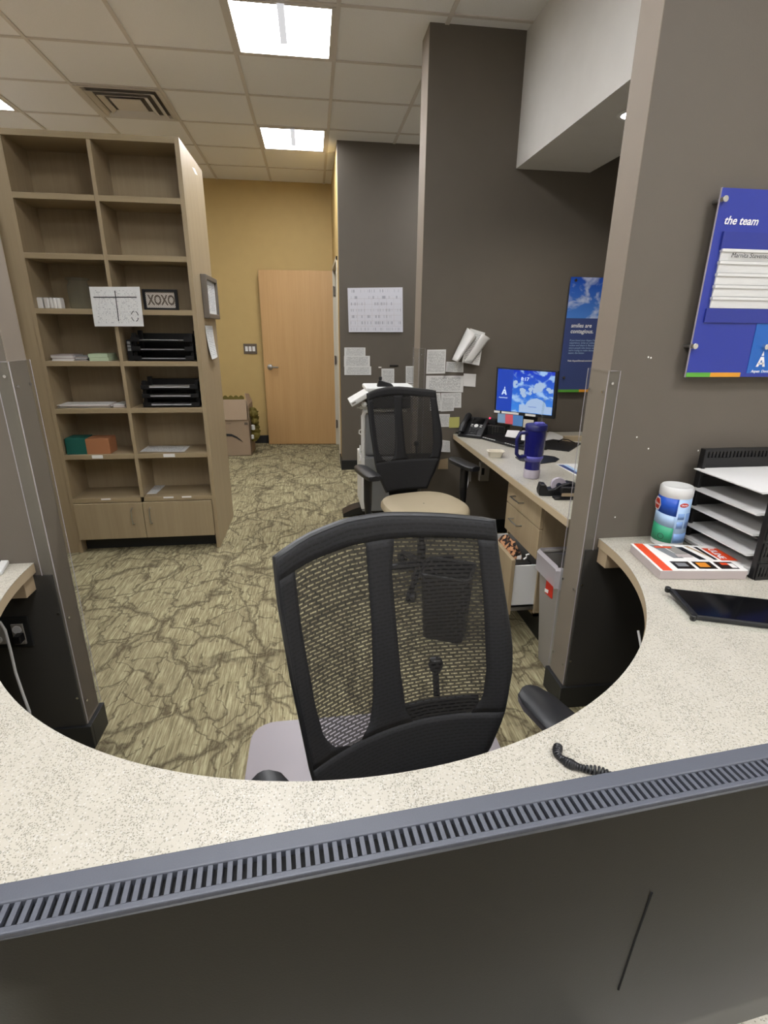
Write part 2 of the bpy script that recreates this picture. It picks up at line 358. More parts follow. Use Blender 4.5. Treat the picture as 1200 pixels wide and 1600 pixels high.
# ------------------------------------------------------------------ setting
H = 3.08
struct(box((-3.4, -2.6, -.1), (3.2, 7.3, 0), 'floor', 'carpet'))
ceil = struct(box((-3.4, -2.6, H+.02), (3.2, 7.3, H+.1), 'ceiling', 'ceil'))
TROF = {(-.41, 3.48), (-.41, 5.31), (-2.85, 4.70), (-.41, 1.65), (-2.85, 2.87), (-.41, -.18), (-2.85, .43), (1.42, -.18), (1.42, -1.40), (-.41, -1.40), (1.42, 4.70), (-2.24, -1.40)}
VENT = (-1.63, 4.70)
GX = [-3.46+.61*i for i in range(0, 11)]; GX = [-3.46, -2.85, -2.24, -1.63, -1.02, -.41, .20, .81, 1.42, 2.03, 2.64, 3.25]
GY = [3.48+.61*i for i in range(-10, 6)]
tb = MB().box((.012, .012, 0), (.598, .598, .018))
tile_me = None
for gx in GX[:-1]:
    for gy in GY:
        key = (round(gx, 2), round(gy, 2))
        if any(abs(gx-a) < .02 and abs(gy-b) < .02 for a, b in TROF) or (abs(gx-VENT[0]) < .02 and abs(gy-VENT[1]) < .02): continue
        if tile_me is None:
            t = tb.build('ceiling_tile', 'ceil', ceil); tile_me = t.data
        else:
            t = bpy.data.objects.new('ceiling_tile', tile_me); COL.objects.link(t); t.parent = ceil
        t.location = (gx, gy, H)
for gx in GX: box((gx-.012, -2.6, H-.006), (gx+.012, 7.09, H+.012), 'grid_bar', 'bar', ceil)
for gy in GY: box((-3.4, gy-.012, H-.005), (3.2, gy+.012, H+.012), 'grid_bar', 'bar', ceil)

def wall(name, a, b, mat): return struct(box(a, b, name, mat))
wall('wall_back', (-3.4, 7.09, 0), (3.2, 7.3, H), 'yellow')
wall('wall_left', (-3.4, -2.6, 0), (-3.28, 7.09, H), 'hidden_pale')
wall('wall_right', (3.08, -2.6, 0), (3.2, 7.09, H), 'hidden_pale')
wall('wall_front', (-3.28, -2.6, 0), (3.08, -2.48, H), 'hidden_pale')
# alcove wall with the doorway
m = MB().box((.285, 5.70, 0), (.405, 5.93, H)).box((.285, 6.90, 0), (.405, 7.09, H)).box((.285, 5.93, 2.16), (.405, 6.90, H))
struct(m.build('wall_alcove', 'yellow'))
wall('wall_grey', (.285, 5.57, 0), (3.08, 5.70, H), 'taupe')
wall('wall_main', (.714, 3.57, 0), (3.08, 3.77, H), 'taupe')
wall('wall_wing_left', (-3.28, 1.65, 0), (-.858, 1.752, H), 'taupe')
wall('wall_wing_right', (.968, 1.65, 0), (3.08, 1.77, H), 'taupe')
m = MB().box((1.278, 1.77, 2.40), (1.76, 3.57, H)); sof = struct(m.build('wall_soffit', 'taupe_pale'))
# door trim
t = MB().box((.27, 5.90, 0), (.42, 5.935, 2.17)).box((.27, 6.895, 0), (.42, 6.93, 2.17)).box((.27, 5.90, 2.13), (.42, 6.93, 2.17))
struct(t.build('trim_1', 'cream', bevel=.002))
def bb(name, a, b): return struct(box(a, b, name, 'base', bevel=.002))
bb('baseboard_back', (-3.28, 7.075, 0), (.285, 7.09, .105))
bb('baseboard_grey', (.272, 5.555, 0), (3.08, 5.57, .105)); bb('baseboard_alcove', (.272, 5.57, 0), (.285, 5.90, .105))
bb('baseboard_main', (.700, 3.555, 0), (3.08, 3.57, .105)); bb('baseboard_main_end', (.700, 3.57, 0), (.714, 3.77, .105))
bb('baseboard_wing_left', (-3.28, 1.632, 0), (-.84, 1.65, .10)); bb('baseboard_wing_left_end', (-.858, 1.65, 0), (-.84, 1.765, .10))
bb('baseboard_wing_right', (.95, 1.632, 0), (3.08, 1.65, .10)); bb('baseboard_wing_right_end', (.95, 1.65, 0), (.968, 1.785, .10))
# counter's shade on the wing walls, painted in as thin dark sheets
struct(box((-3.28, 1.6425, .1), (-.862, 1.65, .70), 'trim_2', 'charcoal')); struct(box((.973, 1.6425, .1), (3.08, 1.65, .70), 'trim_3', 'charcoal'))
# recessed can lamp in the soffit
cl = thing('recessed_light', 'round recessed downlight glowing in the underside of the soffit', 'light', (1.48, 2.66, 2.40))
MB().lathe([(.045, 2.402), (.062, 2.402), (.066, 2.396), (.062, 2.392), (.047, 2.392), (.045, 2.402)], 28, Matrix.Translation((1.48, 2.66, 0)), caps=False).build('trim_ring', 'white', cl, smooth=True)
MB().cyl((1.48, 2.66, 2.397), .045, .004).build('lamp_lens', 'can', cl)
ld = bpy.data.lights.new('downlight', 'SPOT'); ld.energy = CANLIGHT*2; ld.spot_size = R(155); ld.spot_blend = .8; ld.shadow_soft_size = .04; ld.color = (1, .93, .83)
lo = bpy.data.objects.new('downlight', ld); COL.objects.link(lo); lo.location = (0, 0, -.02); lo.parent = cl
# ceiling lights
def troffer(gx, gy, label):
    c = (gx+.305, gy+.305, H)
    t = thing('ceiling_light', label, 'light', c)
    m = MB(); 
    for a, b in (((.012, .012), (.598, .035)), ((.012, .575), (.598, .598)), ((.012, .035), (.035, .575)), ((.575, .035), (.598, .575))):
        m.box((gx+a[0], gy+a[1], H-.008), (gx+b[0], gy+b[1], H+.012))
    m.build('frame', 'bar', t)
    box((gx+.035, gy+.035, H+.001), (gx+.575, gy+.575, H+.008), 'diffuser', 'lamp', t)
    box((gx+.285, gy+.02, H-.025), (gx+.325, gy+.40, H+.0), 'center_bar', 'barlit', t, bevel=.003)
    return t
LB = {(-.41, 3.48): 'large bright square ceiling light at the top of the picture, nearest', (-.41, 5.31): 'small bright square ceiling light farther back above the door', (-2.85, 4.70): 'square ceiling light cut by the left picture edge beside the vent'}
OUTL = {(-2.85, 2.87): 'ceiling light beyond the left picture edge, above the bookcase front', (-2.85, .43): 'ceiling light over the far left end of the counter', (-2.24, -1.40): 'ceiling light in the back left corner of the waiting side',
        (-.41, 1.65): 'ceiling light above the opening between the wall ends', (-.41, -.18): 'ceiling light straight above the counter and the camera', (-.41, -1.40): 'ceiling light behind the camera, middle of the waiting side',
        (1.42, -.18): 'ceiling light over the right part of the counter', (1.42, -1.40): 'ceiling light in the back right corner of the waiting side', (1.42, 4.70): 'ceiling light in the hidden recess behind the note wall'}
for k_ in sorted(TROF): troffer(k_[0], k_[1], LB.get(k_, OUTL.get(k_)))
# vent diffuser
vt = thing('ceiling_vent', 'square stepped air vent set in the ceiling above the bookcase', 'vent', (-1.325, 5.005, H))
gx, gy = VENT
def ring(m, a0, a1, z0, z1):
    c = (gx+.305, gy+.305)
    P = [[(c[0]+sx*a, c[1]+sy*a, z) for sx, sy in ((-1, -1), (1, -1), (1, 1), (-1, 1))] for a, z in ((a0, z0), (a1, z1))]
    for i in range(4):
        j = (i+1) % 4; m.add([P[0][i], P[0][j], P[1][j], P[1][i]], [(0, 1, 2, 3)])
box((gx+.02, gy+.02, H+.012), (gx+.59, gy+.59, H+.018), 'backing', 'ventd', vt)
m = MB(); ring(m, .293, .262, H-.008, H-.004); ring(m, .262, .248, H-.004, H+.012); m.build('frame', 'vent', vt, solid=.003)
for a in (.222, .160): m = MB(); ring(m, a+.018, a-.018, H-.020, H-.002); m.build('vane', 'vent', vt, solid=.003)
box((gx+.195, gy+.195, H-.014), (gx+.415, gy+.415, H-.009), 'center_plate', 'vent', vt)
for k_ in (GX[0],): pass

# lighter end caps of the free wall ends
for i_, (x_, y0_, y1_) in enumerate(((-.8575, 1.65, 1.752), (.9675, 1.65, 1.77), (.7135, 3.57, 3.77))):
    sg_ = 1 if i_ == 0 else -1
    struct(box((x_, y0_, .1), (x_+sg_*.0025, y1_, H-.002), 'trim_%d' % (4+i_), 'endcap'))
# clear corner guards on wall ends
def guard(xe, s, y0, y1, z0, z1, label):
    g = thing('corner_guard', label, 'guard', (xe, y0, z0))
    MB().box((xe, y0-.004, z0), (xe+s*.004, y1+.012, z1)).build('end_sheet', 'clear', g)
    MB().box((xe-s*.036, y0-.0065, z0), (xe, y0-.003, z1)).build('front_flange', 'clear', g)
    MB().box((xe-s*.03, y1+.009, z0), (xe, y1+.012, z1)).build('rear_flange', 'clear', g)
    xo = xe+s*.004
    for pts in ([(xo, y0-.005, z0), (xo, y0-.005, z1), (xo, y1+.012, z1), (xo, y1+.012, z0)], [(xe-s*.036, y0-.006, z0), (xe-s*.036, y0-.006, z1), (xe, y0-.006, z1)]):
        MB().tube(pts, .0013, 6).build('polished_edge', 'clear_edge', g)
    for z in (z1-.07, z0+.42, z0+.08) if z1-z0 > 1 else (z1-.05,):
        for yy in (y0+.015, y1-.015):
            MB().cyl((xe+s*.005, yy, z), .0045, .004, 'x', 10).build('screw', 'scr', g)
        MB().cyl((xe-s*.012, y0-.008, z+.03), .0045, .004, 'y', 10).build('screw', 'scr', g)
guard(-.855, 1, 1.65, 1.752, .11, 1.365, 'clear acrylic corner guard screwed to the end of the left wall')
guard(.965, -1, 1.65, 1.77, .11, 1.34, 'clear acrylic corner guard screwed to the end of the right wall')
guard(.711, -1, 3.57, 3.77, .11, 1.345, 'clear acrylic corner guard on the end of the wall covered in notes')

# ------------------------------------------------------------------ the door
d = thing('door_leaf', 'blond maple door standing open against the mustard wall', 'door', (.28, 6.90, 0))
dl = Vector((-.615, 6.965, 0)); dr = Vector((.277, 6.90, 0)); dv = (dr-dl).normalized(); dn = Vector((dv.y, -dv.x, 0))
def dq(a, b, z0, z1, f, bk, name, mat, **k):
    p = [dl+dv*a+dn*f, dl+dv*b+dn*f, dl+dv*b+dn*bk, dl+dv*a+dn*bk]
    return MB().hexa([q+Vector((0, 0, z0)) for q in p], [q+Vector((0, 0, z1)) for q in p]).build(name, mat, d, **k)
L_ = (dr-dl).length
dq(0, L_, .008, 2.125, 0, -.044, 'panel', 'door', bevel=.002)
hp = dl+dv*.075+Vector((0, 0, 1.0))
ax = Matrix.Translation(hp) @ dn.to_track_quat('Z', 'Y').to_matrix().to_4x4()
hd = MB().lathe([(.034, 0), (.036, .004), (.03, .012), (.012, .016), (.012, .05)], 24, ax).tube([hp+dn*.05, hp+dn*.05+dv*.03, hp+dn*.052+dv*.11], .010, 12).build('handle', 'steel', d, smooth=True)
for z in (.28, 1.09, 1.9): MB().cyl((.282, 6.885, z), .008, .11).box((.274, 6.88, z-.05), (.30, 6.884, z+.05)).build('hinge', 'fgrey', d)
# light switch
c = ony(380, 537, 7.085); e = ony(402, 553, 7.085)
sw = thing('light_switch', 'bronze wall plate with three white rocker switches beside the door', 'switch', (c.x, 7.09, e.z))
box((c.x, 7.08, e.z), (e.x, 7.09, c.z), 'plate', 'gsw', sw, bevel=.002)
ww = (e.x-c.x)
for i in range(3):
    x = c.x+ww*(.13+.27*i); box((x, 7.074, e.z+.032), (x+ww*.2, 7.08, c.z-.032), 'rocker', 'white', sw, bevel=.001)

# ------------------------------------------------------------------ bookcase
YF, YB, YI = 3.50, 4.15, 3.77
SH = [2.155, 1.855, 1.56, 1.262, .975, .68, .385]
def bookcase(label):
    b = thing('bookcase', label, 'bookcase', (-1.16, YF, 0))
    X0, X1 = -1.625, -.69
    box((X0, YF, 0), (X0+.022, YB, 2.45), 'side_panel', 'lam', b, bevel=.001)
    box((X1-.026, YF-.004, 0), (X1, YB, 2.45), 'side_panel', 'lam', b, bevel=.001)
    box((X0+.022, YF, 2.42), (X1-.026, YB, 2.45), 'top_panel', 'lam_in', b, bevel=.001)
    box((X0+.022, YI, .12), (X1-.026, YI+.012, 2.42), 'back_panel', 'lam', b)
    box((-1.178, YF+.002, .385), (-1.156, YI, 2.42), 'divider', 'lam', b, bevel=.001)
    for z in SH:
        for a, c_ in ((X0+.022, -1.178), (-1.156, X1-.026)): box((a, YF, z-.030), (c_, YI, z), 'shelf', 'lam_in', b, bevel=.001)
    box((X0+.022, YF+.02, .10), (X1-.026, YI, .12), 'bottom_panel', 'lam_in', b)
    box((X0+.022, YF+.07, 0), (X1-.026, YF+.085, .10), 'toe_kick', 'base', b)
    for a, c_, hx in ((X0+.024, -1.169, -1.235), (-1.165, X1-.028, -1.12)):
        dd = box((a, YF-.018, .10), (c_, YF, .352), 'door', 'lam', b, bevel=.0015)
        MB().tube([(hx, YF-.018, .205), (hx, YF-.045, .212), (hx, YF-.05, .26), (hx, YF-.045, .308), (hx, YF-.018, .315)], .0045, 8).build('handle', 'steel', dd, smooth=True)
    return b
bc = bookcase('tall maple cube bookcase with items on its shelves, right unit')
bl = dup(bc, (-1.16-1.02, YF, 0), 'maple bookcase unit mostly cut off by the left picture edge')
MB().box((-1.71, YF+.008, 0), (-1.625, YF+.03, 2.45)).build('filler_panel', 'lam', bc)
sheet([onx(300, 261, -.689), onx(304, 263, -.689), onx(309, 274, -.689), onx(305, 272, -.689)], 'sticker', 'white2', bc, nrm=(1, 0, 0))
for (a, b_, zz, xx) in ((143, 160, SH[5], 0), (255, 273, SH[5], 0), (157, 172, SH[6], 0), (255, 271, SH[6], 0), (284, 299, SH[6], 0)):
    x0 = ony(a, 710 if zz > .5 else 775, YF-.001).x; x1 = ony(b_, 710 if zz > .5 else 775, YF-.001).x
    if zz > .5: box((x0, YF-.0012, zz-.024), (x1, YF-.0003, zz-.002), 'shelf_label', 'white2', bc)
    else: box((x0, YF-.0012, zz-.012), (x1, YF-.0003, zz-.001), 'shelf_label', 'white2', bc)

# things on the bookcase
def onshelf(px, py, y, z): 
    p = ony(px, py, y); return Vector((p.x, y, z))
# printed form taped to the divider
f1 = thing('form_sheet', 'white landscape form taped across the middle of the bookcase', 'paper', (-1.14, 3.49, 1.46))
cc = [ony(139, 448, 3.485), ony(218, 448, 3.485), ony(225, 510, 3.475), ony(148, 510, 3.475)]
sheet(cc, 'page', 'pr4', f1)
def bil(u, v, o=.0015): 
    p = cc[0].lerp(cc[1], u).lerp(cc[3].lerp(cc[2], u), v); return p+Vector((0, -o, 0))
def strip(a, b, w_, name, mat, par, fn, vert):
    p = []
    for (u, v) in ((a[0], a[1]), (b[0], b[1])):
        p += [fn(u-(w_ if vert else 0), v-(0 if vert else w_)), fn(u+(w_ if vert else 0), v+(0 if vert else w_))]
    return MB().add(p, [(0, 1, 3, 2)]).build(name, mat, par, solid=.0003)
strip((.06, .26), (.92, .26), .012, 'rule_line', 'ink', f1, bil, False); strip((.5, .1), (.5, .87), .009, 'rule_line', 'ink', f1, bil, True)
for k_ in range(4):
    a0 = R(20+90*k_); pts = [bil(.84+.07*math.cos(a0+R(q)), .74+.13*math.sin(a0+R(q))) for q in range(0, 70, 10)]
    MB().tube(pts, .0018, 6).build('ring_mark', 'ink', f1)
# small picture XOXO
pf = thing('picture_frame', 'small black frame reading XOXO on the bookcase shelf', 'frame', (-.88, 3.56, SH[2]))
a = ony(221, 448, 3.56); b_ = ony(279, 480, 3.56); x0, x1 = a.x, b_.x; z0, z1 = SH[2], SH[2]+.118
m = MB().box((x0, 3.555, z0), (x0+.016, 3.575, z1)).box((x1-.016, 3.555, z0), (x1, 3.575, z1)).box((x0+.016, 3.555, z0), (x1-.016, 3.575, z0+.014)).box((x0+.016, 3.555, z1-.014), (x1-.016, 3.575, z1)).box((x0+.005, 3.568, z0+.005), (x1-.005, 3.577, z1-.005))
m.build('frame', 'dark', pf, bevel=.001)
k = NT('dotted card'); v_ = k.wcoord(scale=(1, 0, 1), rot=(0, R(45), 0)); vo = k.n('ShaderNodeTexVoronoi'); vo.inputs['Scale'].default_value = 130; vo.inputs['Randomness'].default_value = 0; k.l(v_, vo.inputs['Vector'])
k.l(k.mix(k.math('LESS_THAN', vo.outputs['Distance'], .3), '#d6cfc4', '#5a5048'), k.b.inputs['Base Color'])
box((x0+.016, 3.564, z0+.014), (x1-.016, 3.568, z1-.014), 'print_card', k.m, pf)
text('XOXO', 'lettering', .078, (x0+.026, 3.5630, z0+.032), 'gsw', pf, bold=.002, sx=.66)
# glass jar
jp = ony(124, 470, 3.64)
jar = thing('glass_jar', 'empty clear glass jar at the back of the bookcase shelf', 'jar', (jp.x, 3.66, SH[2]))
MB().lathe([(.0, .002), (.055, .002), (.062, .012), (.062, .135), (.05, .15), (.052, .165), (.058, .168)], 28, Matrix.Translation((jp.x, 3.66, SH[2])), caps=False).build('glass_body', 'glass', jar, smooth=True)
MB().lathe([(.05, .168), (.066, .17), (.066, .178), (.05, .18)], 28, Matrix.Translation((jp.x, 3.66, SH[2]))).build('lid', 'glass', jar, smooth=True)
# little white cartons
for i, (xa, xb, l) in enumerate(((55, 66, 'leftmost small white carton standing apart on the upper shelf'), (68, 76, 'wide small white carton, first of the tight row on the upper shelf'), (77, 82.5, 'small white carton second in the tight row on the upper shelf'), (83, 88, 'small white carton third in the tight row on the upper shelf'), (88.5, 95, 'small white carton last in the tight row on the upper shelf'))):
    p0 = ony(xa, 470, 3.55); p1 = ony(xb, 470, 3.55)
    c_ = thing('carton', l, 'box', (p0.x, 3.55, SH[2]), group='small white cartons')
    box((p0.x, 3.545, SH[2]), (p1.x, 3.60, SH[2]+.058), 'body', 'white2', c_, bevel=.006)
    box((p0.x+.003, 3.55, SH[2]+.058), (p1.x-.003, 3.597, SH[2]+.062), 'lid', 'white', c_)
# brochure piles (shelf 4 left)
def pile(px0, px1, y, z, n, th, mat, name, label, depth=.16, grp=None, jit=.006, py=555, cat='papers'):
    p0 = ony(px0, py, y).x; p1 = ony(px1, py, y).x
    t = thing(name, label, cat, ((p0+p1)/2, y, z), group=grp)
    for i in range(n):
        j = random.uniform(-jit, jit); k2 = random.uniform(0, jit)
        box((p0+j, y+k2, z+i*th), (p1+j, y+depth+k2, z+(i+1)*th-.0006), 'sheet', mat[i % len(mat)], t)
    return t
pile(80, 114, 3.53, SH[3], 6, .006, ['white2', 'paper', 'pages'], 'brochure_stack', 'pile of white brochures at the left of the bookcase shelf')
pile(116, 135, 3.54, SH[3], 5, .006, ['pages', 'grey2', 'paper'], 'brochure_stack', 'grey and white brochure pile beside the pale green pads')
pile(138, 168, 3.53, SH[3], 2, .021, ['mint', 'mint'], 'note_pad', 'two pale green paper pads stacked on the shelf', jit=.003, cat='pad')
pile(91, 172, 3.53, SH[4], 5, .004, ['white2', 'paper', 'white2', 'pages'], 'paper_stack', 'flat spread of white papers below the green pads', jit=.02, py=630)
pile(176, 194, 3.55, SH[4], 4, .005, ['pages', 'paper'], 'paper_stack', 'short pile of grey leaflets right of the spread papers', jit=.004, py=630)
# teal and orange boxes
def cbox(pa, pb, y, z, h, mat, name, label, dp=.13, tabm='dark'):
    x0 = ony(pa, 690, y).x; x1 = ony(pb, 690, y).x; t = thing(name, label, 'box', ((x0+x1)/2, y, z))
    box((x0, y, z), (x1, y+dp, z+h-.004), 'body', mat, t, bevel=.002)
    box((x0+.001, y+.001, z+h-.004), (x1-.001, y+dp-.001, z+h), 'lid', mat, t, bevel=.001)
cbox(101, 133, 3.52, SH[5], .105, 'teal', 'teal_box', 'dark teal carton on the lower left bookcase shelf')
cbox(133, 170, 3.52, SH[5], .100, 'tang', 'orange_box', 'orange cardboard box beside the teal carton')
# lone flat papers
p = [onz(229, 697, SH[5]+.002), onz(297, 697, SH[5]+.002), onz(288, 706, SH[5]+.002), onz(217, 706, SH[5]+.002)]
tag(sheet(p, 'paper', 'pr2', nrm=(0, 0, 1), lift=.001), 'white sheet lying flat on the lower right bookcase shelf', 'paper')
p = [onz(243, 757, SH[6]+.002), onz(260, 757, SH[6]+.002), onz(244, 772, SH[6]+.002), onz(226, 772, SH[6]+.002)]
tag(sheet(p, 'card', 'pr2', nrm=(0, 0, 1), lift=.001), 'small white card lying on the lowest bookcase shelf', 'card')
# letter trays on shelves
def tray_stack(x0, x1, y0, y1, z, tiers, gap, label, side_slots=False):
    t = thing('letter_tray_stack', label, 'letter tray', ((x0+x1)/2, y0, z))
    for i in range(tiers):
        zz = z+.004+i*gap
        m = MB().box((x0, y0, zz), (x1, y1, zz+.004)).box((x0, y0+.02, zz), (x0+.005, y1, zz+gap*.72)).box((x1-.005, y0+.02, zz), (x1, y1, zz+gap*.72)).box((x0, y1-.004, zz), (x1, y1, zz+gap*.9))
        m.box((x0, y0, zz), (x0+.05, y0+.005, zz+gap*.5)).box((x1-.05, y0, zz), (x1, y0+.005, zz+gap*.5)).box((x0+.05, y0, zz), (x1-.05, y0+.004, zz+.010))
        tr = m.build('tray', 'dark', t, bevel=.001)
        m = MB()
        for q in range(3): m.box((x0+.012+random.uniform(0, .01), y0+.006+.003*q, zz+.0045+.0022*q), (x1-.012-random.uniform(0, .01), y1-.02, zz+.0065+.0022*q))
        m.build('paper_sheaf', 'paper', tr)
    for x in (x0, x1-.022):
        m = MB().box((x, y1-.06, z), (x+.022, y1-.02, z+tiers*gap+.015)); m.build('post', 'dark', t, bevel=.002)
        MB().box((x, y0+.03, z), (x+.022, y0+.06, z+tiers*gap)).build('post', 'dark', t, bevel=.002)
    return t
ta = tray_stack(-1.105, -.742, 3.53, 3.745, SH[3], 3, .055, 'black three-tier letter tray on the upper right shelf')
tray_stack(-1.085, -.738, 3.53, 3.745, SH[4], 3, .055, 'black three-tier letter tray on the shelf below the first tray')
MB().box((-1.135, 3.54, SH[3]), (-1.107, 3.60, SH[3]+.125)).build('card_holder', 'dark', ta)
for q in range(3): MB().box((-1.130, 3.536, SH[3]+.06+.02*q), (-1.112, 3.539, SH[3]+.075+.02*q)).build('card', 'grey2', ta)
# framed certificate and notice on the side
def sidequad(px, x): return [onx(a, b, x) for a, b in px]
cf = thing('certificate_frame', 'pewter framed certificate hung on the bookcase end', 'frame', (-.69, 3.95, 1.51))
y0, y1, z0, z1 = 3.72, 4.14, 1.52, 1.785
m = MB().box((-.69, y0, z0), (-.655, y0+.03, z1)).box((-.69, y1-.03, z0), (-.655, y1, z1)).box((-.69, y0+.03, z0), (-.655, y1-.03, z0+.03)).box((-.69, y0+.03, z1-.03), (-.655, y1-.03, z1))
m.build('frame', 'fgrey', cf, bevel=.004); 
sheet([(-.672, y0+.03, z1-.03), (-.672, y1-.03, z1-.03), (-.672, y1-.03, z0+.03), (-.672, y0+.03, z0+.03)], 'certificate', 'pr', cf, nrm=(1, 0, 0))
nt = sheet([(-.687, 3.71, 1.475), (-.687, 3.98, 1.475), (-.687, 3.96, 1.268), (-.687, 3.74, 1.262)], 'paper', 'pr2', nrm=(1, 0, 0), curl=.018); tag(nt, 'curling white notice on the bookcase end under the certificate', 'paper')

# ------------------------------------------------------------------ shipping box
bx = thing('shipping_box', 'brown cardboard shipping box standing by the mustard wall', 'box', (-.95, 6.35, 0))
X0, X1, Y0, Y1 = -1.22, -.775, 6.34, 6.80
m = MB().box((X0, Y0, 0), (X1, Y0+.006, .43)).box((X1-.006, Y0, 0), (X1, Y1, .60)).box((X0, Y1-.006, 0), (X1, Y1, .60)).box((X0, Y0, 0), (X0+.006, Y1, .60)).box((X0, Y0, 0), (X1, Y1, .006))
m.build('body', 'kraft', bx)
MB().box((X0, Y0-.012, .435), (X1-.02, Y0-.004, .675)).build('front_flap', 'kraft2', bx)
MB().hexa([Vector((X1-.006, Y0, .60)), Vector((X1, Y0, .60)), Vector((X1, Y1, .60)), Vector((X1-.006, Y1, .60))], [Vector((X1-.03, Y0, .745)), Vector((X1-.024, Y0, .745)), Vector((X1-.024, Y1-.1, .70)), Vector((X1-.03, Y1-.1, .70))]).build('side_flap', 'kraft2', bx)
pts = [ony(x, y, Y0-.003) for x, y in ((345, 681), (353, 680), (362, 680.5), (370, 684), (376, 688), (380, 691))]
g = []
for i, p in enumerate(pts): h_ = (.016, .019, .018, .015, .010, .002)[i]; g.append([p+Vector((0, 0, h_)), p-Vector((0, 0, h_*.6))])
MB().grid(g).build('printed_swoosh', 'ink', bx, solid=.001)
text('.com', 'lettering', .03, ony(353, 663, Y0-.014), 'gsw', bx); box(tuple(ony(382, 664, Y0-.014)), tuple(ony(387, 660, Y0-.0125)), 'mark', 'gsw', bx)
dec = thing('paper_garland', 'olive scalloped paper garland poking out of the shipping box', 'decoration', (-.95, 6.5, .40))
g = [[], []]
for i in range(49):
    x = X0+.03+i*(X1-X0-.08)/48; g[0].append(Vector((x, 6.42, .69+.022*abs(math.sin(i*math.pi/8))))); g[1].append(Vector((x, 6.42, .35)))
MB().grid(g).build('scalloped_edge', 'olive', dec, solid=.004)
m = MB()
for i in range(14):
    a = random.uniform(0, 3); zc = .17+.37*i/13; r = .04+.03*random.random(); yy = Y0+.15+random.uniform(-.03, .05)
    bulge = .05+.04*math.sin(i/13*3.1)
    m.lathe([(.001, 0), (r, .006), (r*.7, .03), (.001, .05)], 7, Matrix.Translation((X1+bulge*.6, yy, zc)) @ Matrix.Rotation(a, 4, 'X'))
m.build('leafy_bundle', 'olive', dec)
MB().lathe([(.001, 0), (.022, .01), (.022, .06), (.001, .07)], 10, Matrix.Translation((X1+.035, Y0+.05, .30))).lathe([(.001, 0), (.018, .01), (.018, .05), (.001, .06)], 10, Matrix.Translation((X1+.02, Y0+.05, .19))).build('white_bow', 'white', dec, smooth=True)

# ------------------------------------------------------------------ papers on the grey wall
cal = thing('wall_calendar', 'large white month calendar pinned on the far grey wall', 'calendar', (.64, 5.56, 1.43))
ca = [ony(543, 450, 5.56), ony(629, 449, 5.56), ony(629.5, 519, 5.56), ony(545, 519, 5.56)]
sheet(ca, 'page', 'cal', cal, thick=.006, nrm=(0, -1, 0))
def bc2(u, v, o=.0045): return ca[0].lerp(ca[1], u).lerp(ca[3].lerp(ca[2], u), v)+Vector((0, -o, 0))
for i in range(6): strip((.03, .24+i*.125), (.97, .24+i*.125), .0016, 'grid_line', 'pages', cal, bc2, False)
for i in range(8): strip((.03+i*.134, .24), (.03+i*.134, .87), .0011, 'grid_line', 'pages', cal, bc2, True)
G = 5.57
def R4(x0, y0, x1, y1): return [(x0, y0), (x1, y0), (x1, y1), (x0, y1)]
wsheet(R4(538, 543, 571, 557), G, '', 'pr2', 'top sheet of the three overlapping papers left of the white cart')
wsheet(R4(537.5, 556, 578, 573), G, '', 'pr', 'middle sheet of the three overlapping papers on the grey wall', off=.004)
wsheet(R4(538, 572.5, 580, 586), G, '', 'pr2', 'bottom sheet of the three overlapping papers on the grey wall', off=.005)
wsheet(R4(596, 576, 616, 600), G, '', 'pr', 'small white note on the grey wall above the cart')
wsheet(R4(634, 572, 656, 599), G, '', 'pr3', 'white printed note on the grey wall beside the corner guard')
wsheet(R4(637, 600, 658, 620), G, '', 'pr', 'lower white note behind the mesh chair top, beside corner guard')
tag(box(tuple(ony(609, 572.5, 5.565)), tuple(ony(622.5, 570.5, 5.57)), 'tape_strip', 'dark'), 'short black strip stuck on the grey wall above the notes', 'tape')
tag(box(tuple(ony(591.5, 575, 5.565)), tuple(ony(596, 573, 5.57)), 'tape_scrap', 'white2'), 'tiny torn white tape scrap on the grey wall', 'tape')
# papers on the main wall
W_ = 3.57
wsheet([(667.5, 546.5), (697, 546), (695.5, 583.5), (666, 584)], W_, '', 'pr3', 'tall printed list, topmost left paper on the main wall', off=.003)
wsheet([(697.5, 565), (724, 566), (724, 582), (696.5, 581)], W_, '', 'pr2', 'small landscape form right of the tall printed list', off=.002)
wsheet([(666, 587), (724.5, 587), (723.5, 613), (665, 612)], W_, '', 'pr2', 'wide white table sheet below the tall printed list', off=.004)
wsheet([(724.5, 583.5), (744, 584.5), (742.5, 604.5), (724, 603)], W_, '', 'paper', 'nearly blank note right of the wide table sheet', curl=.004)
wsheet([(672, 614), (688, 614), (690, 642), (672, 642)], W_, '', 'pr', 'sheet mostly hidden behind the mesh chair, under the table sheet', off=.002)
wsheet([(689, 614), (721, 613.5), (720.5, 637), (690, 637)], W_, '', 'pr2', 'landscape sheet partly under a smaller note', off=.003)
wsheet([(689.5, 619), (710.5, 620), (709, 642), (688.5, 643)], W_, '', 'pr', 'small note pinned over the landscape sheet', off=.006)
wsheet([(686, 647), (703, 647), (702, 667), (686, 667)], W_, '', 'pr2', 'white note left of the yellow sticky note', off=.003)
wsheet([(702, 652), (718, 651.5), (717.5, 668), (701.5, 668.5)], W_, '', 'postit_y', 'yellow sticky note left of the desk telephone', cat='sticky note', off=.004, nm='sticky_note')
wsheet([(687, 687), (703, 689), (703, 706), (685, 705)], W_, '', 'pr', 'crumpled white note beside the desk end', off=.003, curl=.01)
wsheet([(688, 718), (700, 716), (700, 733), (684, 733)], W_, '', 'tan', 'lowest brownish note on the wall behind the chair arm', off=.003)
wsheet([(649.0, 1), (649.1, 1), (649.1, 1.1), (649, 1.1)], W_, '', 'pr', 'x') if 0 else None
